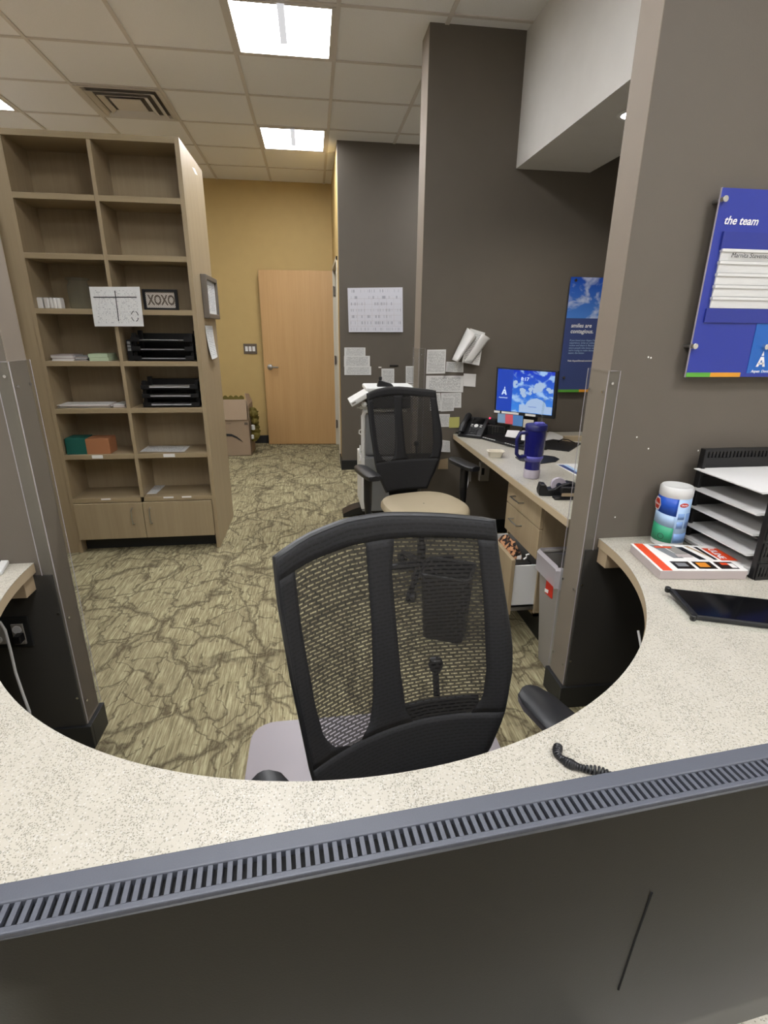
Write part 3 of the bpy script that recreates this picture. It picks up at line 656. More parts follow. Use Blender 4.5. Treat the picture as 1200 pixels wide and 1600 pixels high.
# drooping bundle of sheets
cs = thing('paper_bundle', 'bundle of white sheets folding down from one pin on the wall', 'paper', (1.05, 3.56, 1.25))
sheet([ony(735, 513, 3.555), ony(758, 520, 3.545), ony(748, 571, 3.53), ony(721, 566, 3.545)], 'back_sheet', 'pr2', cs, curl=.01)
g = []
A_, B_, C_, D_ = ony(730, 512, 3.55), ony(744, 528, 3.50), ony(715, 566, 3.47), ony(706, 562, 3.52)
for i in range(9):
    t_ = i/8; a = A_.lerp(D_, t_); b2 = B_.lerp(C_, t_); row = []
    for j in range(9): s_ = j/8; q = a.lerp(b2, s_); row.append(q+Vector((0, -.05*math.sin(s_*math.pi)*(1-.5*t_), .0)))
    g.append(row)
MB().grid(g).build('folded_sheet', 'paper', cs, smooth=True, solid=.002)
g = [[q+Vector((.02+.01*j, .012, -.004)) for j, q in enumerate(row)] for row in g]; MB().grid([[r_[j] for j in range(4, 9)] for r_ in g]).build('inner_sheet', 'paper', cs, smooth=True, solid=.001)
MB().cyl(tuple(ony(733, 514, 3.54)), .005, .02, 'y', 10).build('push_pin', 'grey', cs)
for (x, y) in ((688, 508), (690, 582), (663, 563)): pass

# ------------------------------------------------------------------ white equipment cart
ct = thing('equipment_cart', 'white equipment cart with angled control panel behind the mesh chair', 'cart', (.56, 4.1, 0))
cx0, cx1 = .352, .70
MB().hexa([Vector(p) for p in ((cx0, 3.93, .075), (cx1, 3.93, .075), (cx1, 4.28, .075), (cx0, 4.28, .075))], [Vector(p) for p in ((cx0-.002, 3.93, .52), (cx1, 3.93, .52), (cx1, 4.28, .52), (cx0-.002, 4.28, .52))]).build('lower_cabinet', 'grey2', ct, bevel=.01)
box((cx0-.008, 3.925, .10), (cx0+.022, 4.285, .52), 'side_rail', 'white', ct, bevel=.006)
box((cx0+.03, 3.96, .52), (cx1-.03, 4.26, .86), 'column', 'grey2', ct, bevel=.03, seg=4)
MB().tube([(cx0+.012, 3.95, .52), (cx0+.012, 3.95, .84), (cx0+.03, 3.95, .875), (cx0+.08, 3.95, .885), (cx1, 3.95, .885)], .016, 12).build('front_frame', 'white', ct, smooth=True)
box((cx0-.012, 3.93, .893), (cx0+.12, 3.97, .915), 'handle_bar', 'white', ct, bevel=.006)
MB().tube([(cx0, 3.95, .90), (cx0-.035, 3.95, .905)], .006, 8).build('hook', 'white', ct, smooth=True)
for z in (.72, .56): MB().tube([(cx0+.005, 3.94, z+.02), (cx0-.018, 3.94, z+.012), (cx0-.02, 3.94, z-.01), (cx0, 3.94, z-.02)], .005, 8).build('hook', 'white', ct, smooth=True)
MB().tube([(cx0-.012, 3.93, .62), (cx0-.016, 3.925, .57), (cx0-.0, 3.925, .53), (cx0-.02, 3.925, .50)], .006, 8).build('hose', 'white', ct, smooth=True)
box((cx0+.05, 3.90, .90), (cx1+.02, 4.30, .985), 'head_unit', 'dark2', ct, bevel=.008)
box((.385, 3.90, 1.02), (.76, 4.25, 1.055), 'top_tray', 'white', ct, bevel=.012, seg=3)
box((.40, 3.92, .985), (.72, 4.2, 1.02), 'tray_base', 'dark2', ct, bevel=.006)
pa, pb = ony(546, 629, 3.85), ony(575, 612, 3.85); ux = (pb-pa).normalized(); uz = Vector((-ux.z, 0, ux.x))
q = [pa, pb, pb-uz*.035, pa-uz*.035]
MB().hexa([p_+Vector((0, -.02, 0)) for p_ in q], [p_+Vector((0, .25, 0)) for p_ in q]).build('control_panel', 'white', ct, bevel=.006)
MB().hexa([p_+Vector((0, -.021, 0))+uz*-.010+ux*.012 for p_ in (pa, pa+ux*.03, pa+ux*.03-uz*.012, pa-uz*.012)], [p_+Vector((0, -.019, 0))+uz*-.010+ux*.012 for p_ in (pa, pa+ux*.03, pa+ux*.03-uz*.012, pa-uz*.012)]).build('panel_recess', 'grey', ct)
MB().lathe([(.001, -.022), (.015, -.016), (.022, 0), (.015, .016), (.001, .022)], 14, Matrix.Translation(ony(569, 632, 3.88))).build('ball_joint', 'white', ct, smooth=True)
MB().hexa([Vector((.385, 3.9, .92)), Vector((.43, 3.9, .90)), Vector((.43, 4.0, .90)), Vector((.385, 4.0, .92))], [Vector((.37, 3.9, 1.0)), Vector((.43, 3.9, 1.0)), Vector((.43, 4.0, 1.0)), Vector((.37, 4.0, 1.0))]).build('bracket', 'dark', ct)
for sgn, nm in ((-1, 0), (1, 1)):
    c0 = .48 if sgn < 0 else .60; e0 = .205 if sgn < 0 else .88; g = []
    for i in range(9):
        t_ = i/8; x = c0+(e0-c0)*t_; zt = .085-.055*max(0, (t_-.45)/.55)**1.6; zb = .025+.0*t_ if t_ < .55 else .025*(1-(t_-.55)/.45)
        g.append([Vector((x, 4.02, zb)), Vector((x, 4.02, zt)), Vector((x, 4.16, zt)), Vector((x, 4.16, zb)), Vector((x, 4.02, zb))])
    mm = MB().grid(g); mm.add([g[-1][i] for i in range(4)], [(0, 1, 2, 3)]); mm.build('foot', 'dark2', ct)
box((.40, 3.97, .02), (.66, 4.24, .08), 'base_block', 'dark', ct, bevel=.005)
hs = thing('black_handset', 'black handset lying on top of the white cart', 'handset', (.52, 3.98, 1.055))
MB().hexa([Vector(p) for p in ((.475, 3.96, 1.055), (.60, 3.96, 1.055), (.60, 4.02, 1.055), (.475, 4.02, 1.055))], [Vector(p) for p in ((.485, 3.965, 1.105), (.585, 3.965, 1.075), (.585, 4.015, 1.075), (.485, 4.015, 1.105))]).build('body', 'dark', hs, bevel=.004)
MB().lathe([(.012, 0), (.014, .02), (.010, .028)], 12, Matrix.Translation((.50, 3.99, 1.10))).build('knob', 'dark', hs, smooth=True)

# ------------------------------------------------------------------ office chairs
def interp(tab, q):
    if q >= tab[0][0]: return tab[0][1]
    for (a, x), (b, y) in zip(tab, tab[1:]):
        if q >= b: return x+(y-x)*(q-a)/(b-a)
    return tab[-1][1]
OL = [(0, .0), (-.09, .0), (-.17, .005), (-.25, .010), (-.353, .021), (-.476, .033), (-.54, .05), (-.60, .075), (-.68, .11)]
OR_ = [(0, .491), (-.073, .495), (-.166, .507), (-.247, .518), (-.30, .523), (-.36, .521), (-.452, .500), (-.551, .462), (-.60, .435), (-.68, .40)]
VT = [(0, 0), (-.069, .018), (-.159, .029), (-.249, .028), (-.395, .013), (-.491, .001)]
L1 = [(-.04, .034), (-.149, .036), (-.326, .050), (-.40, .062), (-.44, .085), (-.458, .125)]
R1 = [(-.04, .202), (-.224, .201), (-.371, .191), (-.43, .178), (-.458, .155)]
L2 = [(-.045, .268), (-.103, .257), (-.331, .262), (-.427, .268), (-.458, .285)]
R2 = [(-.04, .455), (-.19, .462), (-.349, .462), (-.42, .452), (-.458, .425)]
def office_chair(label, c, yaw, W=.49, lean=11, ztop=1.05, seat_z=.49, arm_z=.65, seatmat='vinyl', bow=.06):
    ch = thing('office_chair', label, 'chair', (c[0], c[1], 0), yaw, group='mesh back office chairs')
    T = Matrix.Translation((c[0], c[1], 0)) @ Matrix.Rotation(yaw, 4, 'Z'); k = W/.49; tl = math.tan(R(lean))
    def P(u, q, dep=0):        # u across from left, q down from the top
        v = (q+interp(VT, -u)*max(0, 1+q/.15))*k; uu = u*k-W/2
        z = ztop+v*math.cos(R(lean)); y = .22+(ztop-.5)*tl+v*math.sin(R(lean))
        b = bow*max(0, 1-(2*uu/W)**2) - .02*max(0, abs(uu)*2/W-1)
        return T @ Vector((uu, y+b+dep, z+dep*0))
    def band(fa, fb, qs, nc, name, mat, dep=0, solid=0, **kw):
        g = []; uv = []
        for q in qs:
            a, b = fa(q), fb(q); row = []
            for j in range(nc+1): u = a+(b-a)*j/nc; row.append(P(u, q, dep)); uv.append((u, q))
            g.append(row)
        m = MB().grid(g); m.uv = uv; return m, g, uv
    def rng(a, b, n): return [a+(b-a)*i/n for i in range(n+1)]
    # solid fabric zones (one part), see-through windows (another)
    sol = MB(); sol.uv = []
    def addb(fa, fb, qs, nc):
        m, g, uv = band(fa, fb, qs, nc, '', ''); sol.grid(g); sol.uv += uv
    ol = lambda q: interp(OL, q); orr = lambda q: interp(OR_, q); l1 = lambda q: interp(L1, q); r1 = lambda q: interp(R1, q); l2 = lambda q: interp(L2, q); r2 = lambda q: interp(R2, q)
    addb(ol, orr, rng(0, -.042, 3), 24); wq = rng(-.042, -.458, 26)
    addb(ol, l1, wq, 4); addb(r1, l2, wq, 4); addb(r2, orr, wq, 4); addb(ol, orr, rng(-.458, -.67, 11), 24)
    sol.build('fabric_border', 'fab', ch, smooth=True, solid=.004)
    win = MB(); win.uv = []
    for fa, fb in ((l1, r1), (l2, r2)):
        m, g, uv = band(fa, fb, wq, 8, '', ''); win.grid(g); win.uv += uv
    win.build('mesh_panel', 'mesh', ch, smooth=True)
    # rim
    path = [P(orr(q), q, .006) for q in rng(-.67, 0, 22)]+[P(u, 0, .006) for u in rng(.47, .02, 16)]+[P(ol(q), q, .006) for q in rng(0, -.67, 22)]
    MB().tube(path, .0075, 8).build('back_rim', 'dark2', ch, smooth=True)
    # rear shell : spine, lower cradle and lumbar pad
    g = []
    for q in rng(-.05, -.62, 12):
        wd = .022+.03*max(0, (-q-.4)); g.append([P(.235-wd, q, .018), P(.235-wd*.6, q, .034), P(.235+wd*.6, q, .034), P(.235+wd, q, .018)])
    MB().grid(g).build('spine', 'dark', ch, smooth=True, solid=.006)
    g = []
    for q in rng(-.425, -.50, 5): g.append([P(u, q, .016) for u in rng(.275, .45, 8)])
    lp = MB().grid(g).build('lumbar_pad', 'dark', ch, smooth=True, solid=.008)
    MB().tube([P(.36, -.43, .03), P(.37, -.375, .05)], .008, 8).lathe([(.001, -.02), (.014, -.016), (.019, 0), (.014, .014), (.001, .018)], 12, Matrix.Translation(P(.374, -.365, .055))).build('lumbar_knob', 'dark', ch, smooth=True)
    def LT(x, y, z): return T @ Vector((x, y, z))
    g = []
    for (y, z, wd, th) in ((.29, .50, .10, .02), (.30, .44, .07, .022), (.24, .385, .05, .022), (.12, .37, .05, .022)):
        g.append([LT(-wd, y, z), LT(wd, y, z), LT(wd, y+.001, z-th), LT(-wd, y+.001, z-th), LT(-wd, y, z)])
    MB().grid(g).build('back_bracket', 'dark', ch, smooth=True)
    # seat : superellipse cushion
    lay = []; n = 36
    for s_, z in ((.80, seat_z-.062), (.93, seat_z-.058), (1.0, seat_z-.035), (.995, seat_z-.018), (.95, seat_z-.004), (.82, seat_z+.003), (.55, seat_z+.0), (.25, seat_z-.003), (.02, seat_z-.004)):
        row = []
        for i in range(n):
            a = 2*math.pi*i/n; ca, sa = math.cos(a), math.sin(a); e = .62
            x = .245*s_*math.copysign(abs(ca)**e, ca); y = -.01+.235*s_*math.copysign(abs(sa)**e, sa)
            if y > 0: x *= 1-.10*(y/.235)
            zz = z-(.02*max(0, (-y-.12)/.12) if s_ > .5 else 0)
            row.append(LT(x, y, zz))
        row.append(row[0]); lay.append(row)
    MB().grid(lay).build('seat', seatmat, ch, smooth=True)
    MB().prism([(-.2, -.19), (.2, -.19), (.19, .17), (-.19, .17)], seat_z-.085, seat_z-.058, T).build('seat_pan', 'dark', ch, bevel=.01)
    MB().prism([(-.09, -.12), (.09, -.12), (.09, .14), (-.09, .14)], seat_z-.13, seat_z-.083, T).build('tilt_mechanism', 'dark', ch, bevel=.01)
    # arms
    for s_ in (-1, 1):
        x = s_*.315
        pad = []
        for (y, wd) in ((-.045, .020), (-.035, .036), (.0, .045), (.12, .046), (.20, .043), (.232, .032), (.243, .014)):
            pad.append([LT(x-wd, y, arm_z-.006), LT(x-wd*.8, y, arm_z), LT(x, y, arm_z+.003), LT(x+wd*.8, y, arm_z), LT(x+wd, y, arm_z-.006), LT(x+wd*.92, y, arm_z-.026), LT(x-wd*.92, y, arm_z-.026), LT(x-wd, y, arm_z-.006)])
        ar = MB().grid(pad); ar.add([p_ for p_ in pad[0][:-1]], [tuple(range(7))]); ar.add([p_ for p_ in pad[-1][:-1]], [tuple(range(7))])
        arm = MB().tube([LT(x, .08, arm_z-.02), LT(x, .085, seat_z+.02), LT(x, .08, seat_z-.06), LT(x*.85, .06, seat_z-.092), LT(x*.4, .04, seat_z-.095)], .02, 10, rr=[.026, .024, .02, .016, .014]).build('armrest', 'dark', ch, smooth=True)
        ar.build('arm_pad', 'dark2', arm, smooth=True)
    MB().lathe([(.026, .09), (.026, .24), (.018, .24), (.018, seat_z-.12)], 16, T).build('gas_column', 'dark', ch, smooth=True)
    for i in range(5):
        a = R(90+72*i)-yaw*0; dx, dy = math.cos(a), math.sin(a)
        leg = MB().tube([LT(.02*dx, .02*dy, .10), LT(.15*dx, .15*dy, .092), LT(.28*dx, .28*dy, .072)], .02, 8, rr=[.03, .023, .015]).build('base_leg', 'dark2', ch, smooth=True)
        q = LT(.285*dx, .285*dy, .03)
        cm = Matrix.Translation(q) @ Matrix.Rotation(yaw+a, 4, 'Z') @ Matrix.Rotation(R(90), 4, 'X')
        MB().lathe([(.029, -.024), (.03, -.02), (.03, -.005), (.018, -.004), (.018, .004), (.03, .005), (.03, .02), (.029, .024)], 16, cm).build('caster', 'dark', leg, smooth=True)
    return ch
office_chair('large black mesh back chair in the curve of the counter, nearest', (.2506, .659), R(17)).location.z = .006
office_chair('black mesh chair with cream vinyl seat at the side desk', (.615, 2.846), R(14), W=.445, ztop=1.10, lean=11, arm_z=.70, seat_z=.505, bow=.05)
# clear chair mat
pts = []
for cx_, cy_, a0 in ((.55, .45, -90), (.55, 1.60, 0), (-.19, 1.60, 90), (-.19, .45, 180)):
    for q in range(0, 91, 15): pts.append((cx_+.09*math.cos(R(a0+q)), cy_+.09*math.sin(R(a0+q))))
tag(MB().prism(pts, .001, .005).build('chair_mat', 'mat'), 'clear plastic chair mat on the carpet under the nearest chair', 'mat')
# black waste bin under the far desk
def bin_(name, label, c, w0, d0, w1, d1, h, mat, rot=0, rim=None, rb=.03):
    t = thing(name, label, 'bin', (c[0], c[1], 0), rot)
    T = Matrix.Translation((c[0], c[1], 0)) @ Matrix.Rotation(rot, 4, 'Z'); rows = []
    for (w_, d_, z) in ((w0, d0, 0), (w0, d0, .001), (w1, d1, h), (w1-.006, d1-.006, h), (w0-.006, d0-.006, .01), (.02, .02, .01)):
        row = []
        for (sx, sy, a0) in ((1, -1, -90), (1, 1, 0), (-1, 1, 90), (-1, -1, 180)):
            for q in range(0, 91, 18): row.append(T @ Vector((sx*(w_/2-rb*min(1, w_/.1))+rb*min(1, w_/.1)*math.cos(R(a0+q)), sy*(d_/2-rb*min(1, d_/.1))+rb*min(1, d_/.1)*math.sin(R(a0+q)), z)))
        row.append(row[0]); rows.append(row)
    MB().grid(rows).add([tuple(p_) for p_ in rows[0][:-1]], [tuple(range(len(rows[0])-1))]).build('body', mat, t, smooth=True)
    top = [p_+Vector((0, 0, -.006)) for p_ in rows[2][:-1]]
    MB().tube(top, .009, 8, closed=True).build('rim', rim or mat, t, smooth=True)
    return t, T, rows
bin_('waste_bin', 'small black waste bin seen through the mesh of the nearest chair', (.625, 2.25), .20, .18, .24, .21, .36, 'dark', R(-25))
gb, GT, rows = bin_('waste_bin', 'tall grey bin with a red label behind the right wall end', (1.19, 1.915), .36, .17, .44, .225, .535, 'grey', 0)
# liner folded over the rim
m = MB(); rr_ = []
for (ex, z) in ((-.012, .46), (-.008, .535), (.0, .548), (.012, .535), (.010, .47), (.012, .455)):
    row = []; h2 = .0
    for i, p_ in enumerate(rows[2][:-1]):
        dctr = Vector((p_.x-1.19, p_.y-1.915, 0)).normalized(); row.append(Vector((p_.x, p_.y, z+.003*math.sin(i*1.9)))+dctr*(ex+.002*math.sin(i*2.7)))
    row.append(row[0]); rr_.append(row)
MB().grid(rr_).build('liner', 'liner', gb, smooth=True)
lb = [onx(856, 901, .976), onx(867, 907, .980), onx(864, 936, .984), onx(853, 926, .982)]
sheet(lb, 'label', 'red', gb, nrm=(-1, 0, 0), lift=.004, thick=.001); l2_ = [onx(853.5, 919, .982), onx(859, 922, .982), onx(858, 927, .983), onx(853, 924, .983)]
sheet(l2_, 'label_print', 'white2', gb, nrm=(-1, 0, 0), lift=.006, thick=.001)

# ------------------------------------------------------------------ side desk
DZ = .77
dk = thing('side_desk_top', 'speckled worktop of the side desk along the right', 'worktop', (1.4, 2.6, DZ-.03))
tp = MB().box((.97, 1.79, DZ-.004), (2.6, 3.555, DZ)).build('surface', 'speck', dk)
MB().box((.968, 1.79, DZ-.035), (2.6, 3.555, DZ-.004)).build('edge_band', 'edge', dk)
pd = thing('drawer_pedestal', 'maple three-drawer pedestal under the side desk, bottom drawer open', 'cabinet', (1.25, 2.32, 0))
PX, PY0, PY1 = 1.02, 2.10, 2.53
m = MB().box((PX, PY0, .15), (1.5, PY0+.018, .735)).box((PX, PY1-.018, .15), (1.5, PY1, .735)).box((1.482, PY0, .15), (1.5, PY1, .735)).box((PX, PY0, .15), (1.5, PY1, .168)).box((PX, PY0, .715), (1.5, PY1, .735))
m.build('carcass', 'lam', pd)
box((PX+.05, PY0+.02, .0), (1.48, PY1-.02, .15), 'plinth', 'base', pd)
for z0, z1, hz in ((.605, .715, .665), (.452, .600, .545)):
    dd = box((PX-.018, PY0+.003, z0), (PX-.001, PY1-.003, z1), 'drawer', 'lam', pd, bevel=.0015)
    ym = 2.36
    MB().tube([(PX-.018, ym+.055, hz), (PX-.045, ym+.055, hz), (PX-.047, ym, hz), (PX-.045, ym-.055, hz), (PX-.018, ym-.055, hz)], .004, 8).build('handle', 'steel', dd, smooth=True)
dd = box((.885, PY0+.003, .165), (.904, PY1-.003, .455), 'drawer', 'lam', pd, bevel=.0015)
m = MB().box((.904, PY0+.012, .205), (1.2, PY0+.020, .42)).box((.904, PY1-.02, .205), (1.2, PY1-.012, .42)).box((.904, PY0+.012, .205), (1.2, PY1-.012, .212))
m.build('drawer_box', 'white', dd)
box((.904, PY0+.006, .185), (1.02, PY0+.014, .203), 'slide_rail', 'steel', dd)
cb = thing('spotted_cloth', 'brown leopard spotted cloth stuffed in the open drawer', 'cloth', (.95, 2.36, .25)); m = MB()
g = []
for i in range(11):
    row = []
    for j in range(11):
        x = .91+.10*i/10; y = 2.20+.29*j/10; e = math.sin(math.pi*i/10)*math.sin(math.pi*j/10)
        row.append(Vector((x, y, .33+.13*e**.5+.02*math.sin(i*2.1)*math.cos(j*1.7))))
    g.append(row)
MB().grid(g).build('folds', 'clothspot', cb, smooth=True, solid=.006)
bg = thing('black_pouch', 'black pouch with white print in the near end of the open drawer', 'pouch', (.9, 2.16, .25))
MB().box((.91, 2.125, .215), (1.0, 2.19, .425)).build('body', 'dark', bg, bevel=.012)
sheet([ony(808, 869, 2.124), ony(815, 867, 2.124), ony(814, 874, 2.124), ony(807, 874, 2.124)], 'print_patch', 'white2', bg); MB().tube([ony(818, 874, 2.122), ony(823, 871, 2.122), ony(822, 867, 2.122), ony(827, 866, 2.122)], .004, 6).build('print_swirl', 'white2', bg)
# outlet boxes and cord under the desk
ob = thing('outlet_box', 'white outlet box with hanging cord under the side desk', 'outlet', (1.18, 3.55, .45))
a = ony(727, 728, 3.55); MB().box((a.x-.01, 3.55, a.z-.12), (a.x+.05, 3.57, a.z)).build('plate', 'grey', ob, bevel=.002)
MB().tube([a+Vector((.02, -.01, -.07)), a+Vector((.02, -.03, -.12)), a+Vector((-.0, -.04, -.2)), a+Vector((-.03, -.03, -.32))], .004, 8).build('cord', 'cable', ob, smooth=True)
sh = thing('wall_panel_box', 'dim grey junction box on the wall under the desk', 'box', (1.3, 3.55, .5))
a = ony(750, 722, 3.55); MB().box((a.x, 3.53, a.z-.14), (a.x+.07, 3.57, a.z)).build('cover', 'grey', sh, bevel=.003); MB().box((a.x+.01, 3.526, a.z-.09), (a.x+.03, 3.53, a.z-.04)).build('socket', 'dark', sh)

# --- desk phone
def lm(cx_, cy_, z, rot, tilt=0): return Matrix.Translation((cx_, cy_, z)) @ Matrix.Rotation(rot, 4, 'Z') @ Matrix.Rotation(tilt, 4, 'X')
ph = thing('desk_phone', 'black desk telephone with handset at the far corner of the side desk', 'phone', (1.085, 3.455, DZ), R(-39))
T = lm(1.085, 3.455, DZ, R(-39))
b4 = [T @ Vector(p) for p in ((-.085, -.075, 0), (.085, -.075, 0), (.085, .06, 0), (-.085, .06, 0))]; t4 = [T @ Vector(p) for p in ((-.085, -.075, .02), (.085, -.075, .02), (.085, .065, .125), (-.085, .065, .125))]
MB().hexa(b4, t4).build('base', 'dark2', ph, bevel=.006)
tt = math.atan2(.105, .14); TT = T @ Matrix.Translation((0, -.075, .021)) @ Matrix.Rotation(tt, 4, 'X')
MB().box((-.02, .11, 0), (.06, .155, .004), TT).build('display', 'blackg', ph)
MB().lathe([(.014, 0), (.014, .004), (.011, .005)], 18, TT @ Matrix.Translation((.018, .088, 0))).build('navigation_button', 'white', ph, smooth=True)
for dx in (-.02, .045):
    for dy in (.08, .094): MB().box((dx, dy, 0), (dx+.014, dy+.005, .003), TT).build('soft_key', 'white', ph)
for i in range(3):
    for j in range(4): MB().box((-.01+i*.02, .014+j*.014, 0), (.004+i*.02, .023+j*.014, .003), TT).build('key', 'dark', ph)
MB().tube([TT @ Vector((-.058, y, z)) for y, z in ((.005, .018), (.03, .032), (.09, .036), (.145, .026), (.16, .018))], .02, 12, rr=[.022, .024, .016, .023, .022]).build('handset', 'dark2', ph, smooth=True)
cp = [TT @ Vector((-.06, 0, .01))+Vector((-.03*math.sin(i*.5)-.002*i, -.0+.006*i, -.006*i if i < 4 else -.02)) for i in range(5)]
MB().tube([T @ Vector(p) for p in ((-.08, -.07, .03), (-.11, -.05, -.0+.02), (-.115, .0, .006), (-.09, .03, .01))], .004, 6).build('handset_cord', 'dark', ph, smooth=True)
# --- keyboard
kr = math.atan2(2.93-3.354, 1.287-1.11); ky = thing('keyboard', 'black keyboard angled on the side desk below the monitor', 'keyboard', (1.262, 3.17, DZ), kr)
T = lm(1.262, 3.17, DZ, kr)
MB().hexa([T @ Vector(p) for p in ((-.225, -.075, .0), (.225, -.075, .0), (.225, .075, 0), (-.225, .075, 0))], [T @ Vector(p) for p in ((-.225, -.075, .016), (.225, -.075, .016), (.225, .075, .03), (-.225, .075, .03))]).build('body', 'dark2', ky, bevel=.004)
m = MB(); TT = T @ Matrix.Translation((0, 0, .024)) @ Matrix.Rotation(math.atan2(.014, .15), 4, 'X')
for r_ in range(6):
    for c_ in range(21):
        if c_ in (15,) and r_ < 5: continue
        m.box((-.214+c_*.0204, -.064+r_*.0205, 0), (-.214+c_*.0204+.0175, -.064+r_*.0205+.0175, .006), TT)
m.build('keys', 'dark', ky, kind='stuff')
for c_ in (0, 1, 2, 3, 4, 5, 10, 11, 12, 13, 14, 15): MB().box((-.212+c_*.0215+.05*(c_ > 9)*0, -.0745, -.003), (-.212+c_*.0215+.014, -.070, .0005), TT).build('white_legend', 'cable', ky)
# --- tumbler
tx, ty = 1.063, 2.39; T = Matrix.Translation((tx, ty, DZ))
tm = thing('tumbler', 'tall navy insulated tumbler with handle and clear straw on the desk', 'tumbler', (tx, ty, DZ))
MB().lathe([(.036, 0), (.039, .003), (.040, .042), (.0385, .045)], 32, T).build('base_sleeve', 'cuff', tm, smooth=True)
MB().lathe([(.0375, .043), (.0385, .09), (.040, .095), (.046, .108), (.047, .118), (.0495, .20), (.0505, .238)], 32, T).build('body', 'navy', tm, smooth=True)
MB().lathe([(.0387, .086), (.0465, .104), (.0472, .114)], 32, T, caps=False).build('shoulder_ring', 'lav', tm, smooth=True, solid=.001)
MB().lathe([(.050, .238), (.053, .240), (.053, .262), (.050, .266), (.03, .266), (.001, .266)], 32, T).build('lid', 'navyp', tm, smooth=True)
MB().box((-.01, -.02, .264), (.035, .012, .276), T).build('lid_flap', 'lav', tm, bevel=.004)
MB().tube([T @ Vector(p) for p in ((-.046, -.012, .228), (-.085, -.012, .226), (-.097, -.012, .20), (-.093, -.012, .125), (-.075, -.012, .105), (-.042, -.012, .112))], .009, 10).build('handle', 'navyp', tm, smooth=True)
MB().tube([T @ Vector((.018, -.005, .26)), T @ Vector((.022, -.008, .39))], .005, 10).build('straw', 'glass', tm, smooth=True)
# --- tub, mouse mat, mouse
T = lm(1.03, 2.84, DZ, R(-10)); tb_ = thing('food_tub', 'small empty cream plastic tub near the desk edge', 'tub', (1.03, 2.84, DZ), R(-10)); g = []
for w_, d_, z in ((.03, .02, 0), (.034, .024, .001), (.042, .031, .032), (.050, .037, .034), (.050, .037, .037), (.040, .029, .036), (.032, .022, .006), (.002, .002, .006)):
    g.append([T @ Vector((sx*w_, sy*d_, z)) for sx, sy in ((-1, -.6), (-.8, -1), (.8, -1), (1, -.6), (1, .6), (.8, 1), (-.8, 1), (-1, .6), (-1, -.6))])
MB().grid(g).build('body', 'tub', tb_)
def flatpoly(px, z, th, name, mat, label, cat, **k):
    t = MB().prism([tuple(onz(x, y, z)[:2]) for x, y in px], z, z+th).build(name, mat, **k); return tag(t, label, cat)
flatpoly([(864, 687), (909, 693.5), (889, 706), (846, 701), (835, 693)], DZ, .004, 'mouse_mat', 'dark', 'square black mouse mat near the back of the side desk', 'mouse mat')
flatpoly([(805, 715), (815, 711), (850, 712), (866, 714), (874, 718), (868, 722), (845, 725), (830, 723), (812, 720)], DZ, .004, 'wrist_rest', 'dark', 'rounded black pad beside the navy tumbler', 'pad')
MB_ = thing('mouse_cable', 'thin black cable looping over the back mouse mat', 'cable', (1.62, 3.3, DZ)); MB().tube([onz(872, 690, DZ+.006), onz(879, 686, DZ+.02), onz(888, 687, DZ+.03), onz(898, 692, DZ+.008)], .003, 6).build('cord', 'dark', MB_, smooth=True)
# mono white flyer with blue margin
fl = thing('flyer', 'white and blue flyer lying at the wall end of the side desk', 'flyer', (1.35, 2.5, DZ))
MB().prism([tuple(onz(x, y, DZ)[:2]) for x, y in ((868, 725), (915, 725), (915, 752), (903, 745))], DZ, DZ+.002).build('page', 'paper', fl)
MB().prism([tuple(onz(x, y, DZ)[:2]) for x, y in ((872, 727), (880, 727), (915, 746), (915, 750), (905, 744))], DZ+.002, DZ+.003).build('blue_margin', 'slate', fl)
MB().prism([tuple(onz(x, y, DZ)[:2]) for x, y in ((880, 727), (886, 727), (915, 742), (915, 746))], DZ+.002, DZ+.003).build('pale_margin', 'wl4', fl)
# leaning white sheet at the wall, beige ledge
wd_ = thing('leaning_sheet', 'white sheet leaning against the wall behind the mouse mat', 'paper', (1.63, 3.55, DZ))
sheet([ony(857.5, 674.5, 3.545), ony(864, 675, 3.545), onz(886, 685, DZ+.002), onz(850, 695, DZ+.002)], 'page', 'paper', wd_, nrm=(0, -1, .3))
le = thing('cable_cover', 'beige laminate strip at the back of the side desk', 'strip', (1.8, 3.40, DZ))
a = onz(886, 693, DZ); MB().box((a.x+.01, a.y+.06, DZ), (2.3, a.y+.09, DZ+.035)).build('strip', 'edge', le, bevel=.002)
# --- small monitor
mn = thing('desk_monitor', 'small lit computer monitor with blue sky screen on the side desk', 'monitor', (1.38, 3.3, DZ))
tl, tr, br, bl = ony(776, 573.3, 3.37), ony(872.7, 579.3, 3.12), ony(866, 655, 3.10), ony(772, 645, 3.35)
def mq(u, v, o=0):
    n_ = (tr-tl).cross(bl-tl).normalized()
    if n_.y > 0: n_ = -n_
    return tl.lerp(tr, u).lerp(bl.lerp(br, u), v)+n_*o
def mpl(u0, v0, u1, v1, o0, o1, name, mat, par, **k):
    a = [mq(u0, v0, o0), mq(u1, v0, o0), mq(u1, v1, o0), mq(u0, v1, o0)]; b = [mq(u0, v0, o1), mq(u1, v0, o1), mq(u1, v1, o1), mq(u0, v1, o1)]
    return MB().hexa(a, b).build(name, mat, par, **k)
mpl(0, 0, 1, 1, -.035, 0, 'housing', 'dark', mn, bevel=.003)
sc = mpl(.03, .035, .955, .93, .0, .001, 'screen', 'scrsky', mn)
mpl(.032, .037, .29, .928, .001, .0015, 'screen_side_panel', 'scrblue', sc)
bm_t = [mq(.02, 0, .002), mq(.98, 0, .002)]
def mtx_on(u, v, o):
    ex = (tr-tl).normalized(); p0 = mq(u, v, o); up_ = (tl-bl).normalized(); nz = ex.cross(up_).normalized(); up2 = nz.cross(ex)
    return Matrix.Translation(p0) @ Matrix((ex, up2, nz)).transposed().to_4x4()
